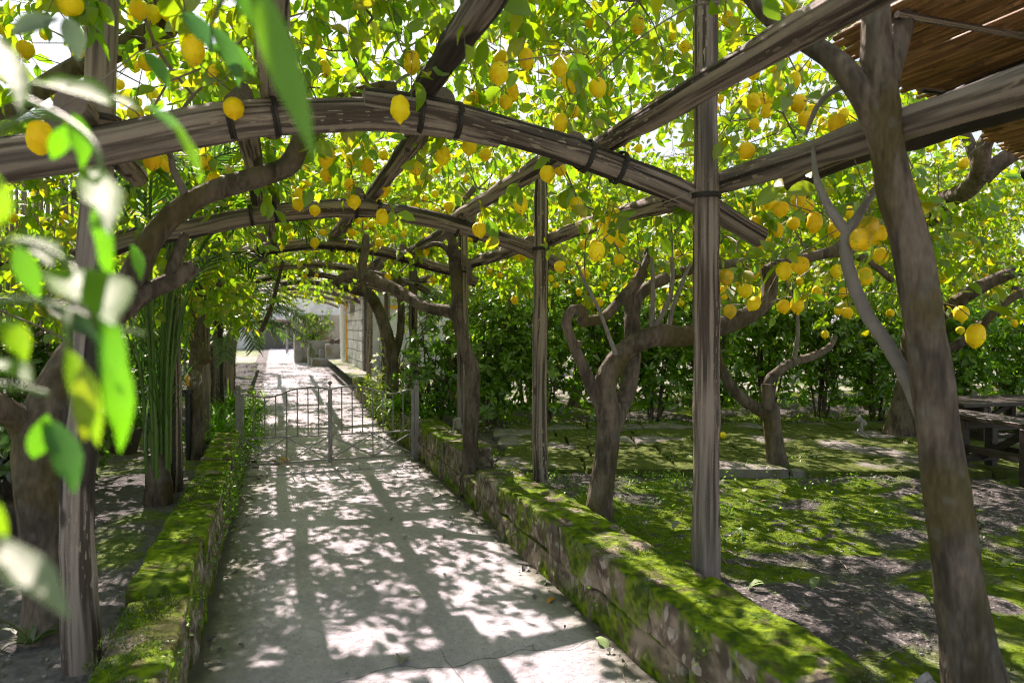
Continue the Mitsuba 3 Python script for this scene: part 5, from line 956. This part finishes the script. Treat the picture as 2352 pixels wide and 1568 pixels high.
# ------------------------------------------------------------------ fallen leaves, fallen fruit, weeds
def fallen(label, P, L, col, group=None, curl=.5):
    k = thing('fallen_leaf', label, 'leaf', group); f = Foliage(); az = R.uniform(0, 6.28)
    f.add(np.asarray(P)[None] + [0, 0, .012], np.array([[math.cos(az), math.sin(az), R.uniform(-.05, .2)]]), np.array([[R.normal(0, .25), R.normal(0, .25), 1.0]]), L, L * R.uniform(.45, .6), np.array(col), curl)
    scene[k] = f.ply('mat_dead_leaf', 'b', fold=R.uniform(.05, .4), wav=.15)
for x, y, L, col, lab in ((665, 1058, .26, (.62, .33, .02), 'big yellow leaf caught under the gate'), (640, 1067, .2, (.35, .2, .05), 'brown and yellow leaf lying beside the yellow one under the gate'), (590, 1072, .14, (.10, .07, .05), 'dark curled leaf at the foot of the left gate post'),
    (575, 1063, .12, (.12, .09, .07), 'crumpled dark leaf behind the left gate leaf'), (590, 1097, .2, (.22, .19, .16), 'large dry grey leaf on the path by the left wall'), (545, 1150, .22, (.25, .20, .16), 'large curled dry leaf leaning on the left wall'), (560, 1113, .14, (.16, .13, .1), 'thin dry leaf below the large grey one by the left wall'),
    (1035, 1205, .07, (.45, .47, .40), 'pale green leaf on the path by the right wall'), (1210, 1305, .09, (.14, .14, .14), 'crumpled dark scrap at the foot of the right wall'), (1252, 1335, .1, (.20, .25, .14), 'grey-green leaf at the foot of the right wall'), (1275, 1377, .08, (.42, .2, .03), 'orange leaf at the foot of the right wall'),
    (1300, 1390, .09, (.10, .11, .07), 'dark leaf beside the orange one at the right wall'), (1370, 1468, .12, (.30, .42, .16), 'fresh green leaf at the foot of the right wall near the bottom edge'), (975, 1070, .16, (.13, .11, .09), 'dark dry leaf by the right gate post'), (990, 1080, .13, (.2, .17, .14), 'dry leaf just in front of the right gate post'),
    (830, 995, .12, (.10, .07, .05), 'dark leaf on the path behind the gate'), (1040, 1190, .06, (.5, .5, .45), 'tiny pale leaf on the path near the right wall'), (940, 1640 / 1.2, .08, (.25, .27, .22), 'small leaf in the middle of the path'), (920, 1530, .12, (.2, .19, .16), 'dry twiggy leaf near the bottom of the path')):
    fallen(lab, atZ(x, y, .002), L, col)
SP = [(1757, 1345, 'leaf folded on the moss right of the front-right post'), (1740, 1432, 'leaf on the soil below the front-right post'), (1855, 1230, 'pale leaf on the moss in the middle of the garden'), (1915, 1180, 'leaf near the low Y-shaped tree'), (1880, 1330, 'leaf on a dark mossy hollow'), (1410, 1035, 'leaf on the paving behind the second pole'),
      (1890, 1040, 'leaf on the paving right of the low Y-shaped tree'), (1690, 1215, 'leaf beside the front-right post'), (2330, 1290, 'pale leaf at the right edge of the garden'), (2140, 1380, 'brown leaf by the great trunk'), (1560, 1200, 'leaf left of the front-right post')]
for x, y, lab in SP: fallen('fallen ' + lab, atZ(x, y, .31), .10, (.17, .24, .09) if R.random() < .6 else (.24, .23, .18))
for i in range(46):
    P = np.array([R.uniform(2.2, 7.5), R.uniform(1.8, 7.2), 0]); P[2] = float(bedz(P[0], P[1])) + .01 + (.06 if P[1] > 5.2 else 0)
    fallen('small dry lemon leaf on the garden floor at the right', P, R.uniform(.05, .09), [(.3, .27, .2), (.2, .26, .1), (.30, .24, .13)][i % 3], 'dry leaves strewn on the garden floor')
for i in range(22):
    P = np.array([R.uniform(-2.6, -.85), R.uniform(2.6, 7.5), 0]); P[2] = float(lbedz(P[0], P[1])) + .008; fallen('small dry leaf on the bare soil left of the path', P, R.uniform(.05, .08), [(.25, .22, .17), (.35, .32, .27)][i % 2], 'dry leaves on the left soil bed')
for i in range(90):
    e = R.random() < .8; P = np.array([(1.58 - abs(R.normal(0, .07))) if R.random() < .6 else (-.33 + abs(R.normal(0, .06))), R.uniform(2.0, 9), .004]) if e else np.array([R.uniform(-.3, 1.55), R.uniform(2, 9), .004])
    fallen('small dry scrap of leaf on the concrete path', P, R.uniform(.025, .05), [(.12, .11, .1), (.25, .24, .2)][i % 2], 'leaf scraps on the path')
for i in range(30):
    if i < 20: P = np.array([R.uniform(2.2, 6.5), R.uniform(1.9, 6.5), 0]); P[2] = float(bedz(P[0], P[1])) + .008 + (.06 if P[1] > 5.2 else 0); lab, grp = 'thin dry twig lying on the garden floor at the right', 'twigs on the garden floor'
    else: P = np.array([R.choice([1.52, -.28]) + R.normal(0, .05), R.uniform(2.2, 7), .008]); lab, grp = 'thin dry twig lying at the edge of the concrete path', 'twigs on the path'
    a_ = R.uniform(0, 6.28); d_ = np.array([math.cos(a_), math.sin(a_), 0]); L_ = R.uniform(.05, .16); k = thing('fallen_twig', lab, 'twig', grp)
    scene[k] = Mesh().add(*tube(spline([P - d_ * L_, P + [R.normal(0, .01), R.normal(0, .01), .006], P + d_ * L_], 7), R.uniform(.002, .0035), 5)).ply('mat_twig')
P = atZ(1660, 1007, .34); k = thing('fallen_lemon', 'yellow lemon lying on the mossy paving behind the front-right post', 'lemon'); scene[k] = {**LM[0], 'to_world': T().translate([P[0], P[1], .375]).rotate([0, 0, 1], 40).rotate([0, 1, 0], 84).scale(.08)}
P = atZ(568, 1000, .27)
f = Foliage()
wp = [atZ(x, y, .29) for x, y in ((1440, 1110), (1500, 1130), (1530, 1100), (1480, 1165), (1660, 1060), (1730, 1072), (1700, 1085), (1810, 1082), (1830, 1060), (1600, 1110), (1290, 1120), (1310, 1150), (1260, 1100), (1640, 1240), (1450, 1210), (1690, 1180), (1850, 1120), (1180, 1050), (1330, 1000), (1420, 1000), (1240, 985), (1560, 1060), (1960, 1110), (2010, 1180))]
for c in wp:
    n = int(R.integers(40, 110)); P = c + R.normal(0, 1, (n, 3)) * [.16, .10, .008] + [0, 0, .045]; L = R.uniform(.015, .034, n)
    f.add(P, unit(R.normal(0, 1, (n, 3)) * [1, 1, .3]), unit(R.normal(0, .4, (n, 3)) + [0, 0, 1]), L, L * .8, np.array((.16, .34, .012)) * R.uniform(.6, 1.5, (n, 1)))
    blades(f, c + [R.normal(0, .08), R.normal(0, .08), .01], 8, .12, .006, .5, (.16, .34, .012), .5, .06)
for _ in range(420):
    c = np.array([R.uniform(2.1, 8), R.uniform(1.6, 8.2), 0]); c[2] = float(bedz(c[0], c[1])) + (.05 if c[1] > 5.2 else 0); n = int(R.integers(2, 6)); L = R.uniform(.010, .022, n)
    f.add(c + R.normal(0, 1, (n, 3)) * [.025, .025, .003] + [0, 0, .02], unit(R.normal(0, 1, (n, 3)) * [1, 1, .3]), unit(R.normal(0, .3, (n, 3)) + [0, 0, 1]), L, L * .8, np.array((.16, .32, .012)) * R.uniform(.6, 1.3, (n, 1)))
for i in range(900):   # strip of weeds along the foot of the hedge
    x = R.uniform(2.3, 9.0); y = 8.15 - .16 * (x - 3) * (x > 3) + R.normal(0, .25); L = R.uniform(.03, .06)
    f.add(np.array([[x, y, .30 + R.uniform(0, .10)]]), unit(R.normal(0, 1, (1, 3))), unit(R.normal(0, .4, (1, 3)) + [0, 0, 1]), L, L * .7, np.array((.22, .38, .012)) * R.uniform(.7, 1.3))
struct('weeds', f.ply('mat_leaf', 'q'), 'stuff', 'low green weeds and grass sprouting from the mossy garden floor', 'weeds')
f = Foliage()   # short moss tufts on the wall tops and the garden floor
def tufts(P, L): q = len(P); f.add(P, unit(R.normal(0, .5, (q, 3)) + [0, 0, 1]), unit(R.normal(0, 1, (q, 3))), L * R.uniform(.5, 1.4, q), L * .35, np.array((.08, .145, .002)) * R.uniform(.6, 1.5, (q, 1)), .3)
for x0, x1, z in ((-.61, -.39, .462), (1.64, 1.95, .392)):
    P = np.stack([R.uniform(x0, x1, 9000), R.uniform(1.7, 5.6, 9000), np.full(9000, z)], 1); tufts(P[nfbm(P * 6, 3, 77) > .5], .014)
P = np.stack([R.uniform(2.0, 5.5, 26000), R.uniform(1.6, 5.2, 26000), np.zeros(26000)], 1); P[:, 2] = bedz(P[:, 0], P[:, 1]) - .002; tufts(P[nfbm(P * [2.2, 2.2, 0] + 3, 3, 78) > .57], .012)
struct('moss', f.ply('mat_leaf', 'q'), 'stuff', 'short green moss growing on the wall tops and the soil', 'moss')
m = Mesh()
for i in range(1500):
    if R.random() < .75: x, y = R.uniform(2.0, 6), R.uniform(1.5, 5.2); z = float(bedz(x, y))
    else: x, y = R.uniform(-2.4, -.8), R.uniform(2.5, 6); z = float(lbedz(x, y))
    ic = trimesh.creation.icosahedron(); ic.apply_scale(R.uniform(.004, .012) * R.uniform(.6, 1.2, 3)); ic.apply_translation((x, y, z)); m.tm(ic)
struct('pebbles', m.ply('mat_concrete', False), 'stuff', 'small pebbles scattered on the soil', 'pebbles')
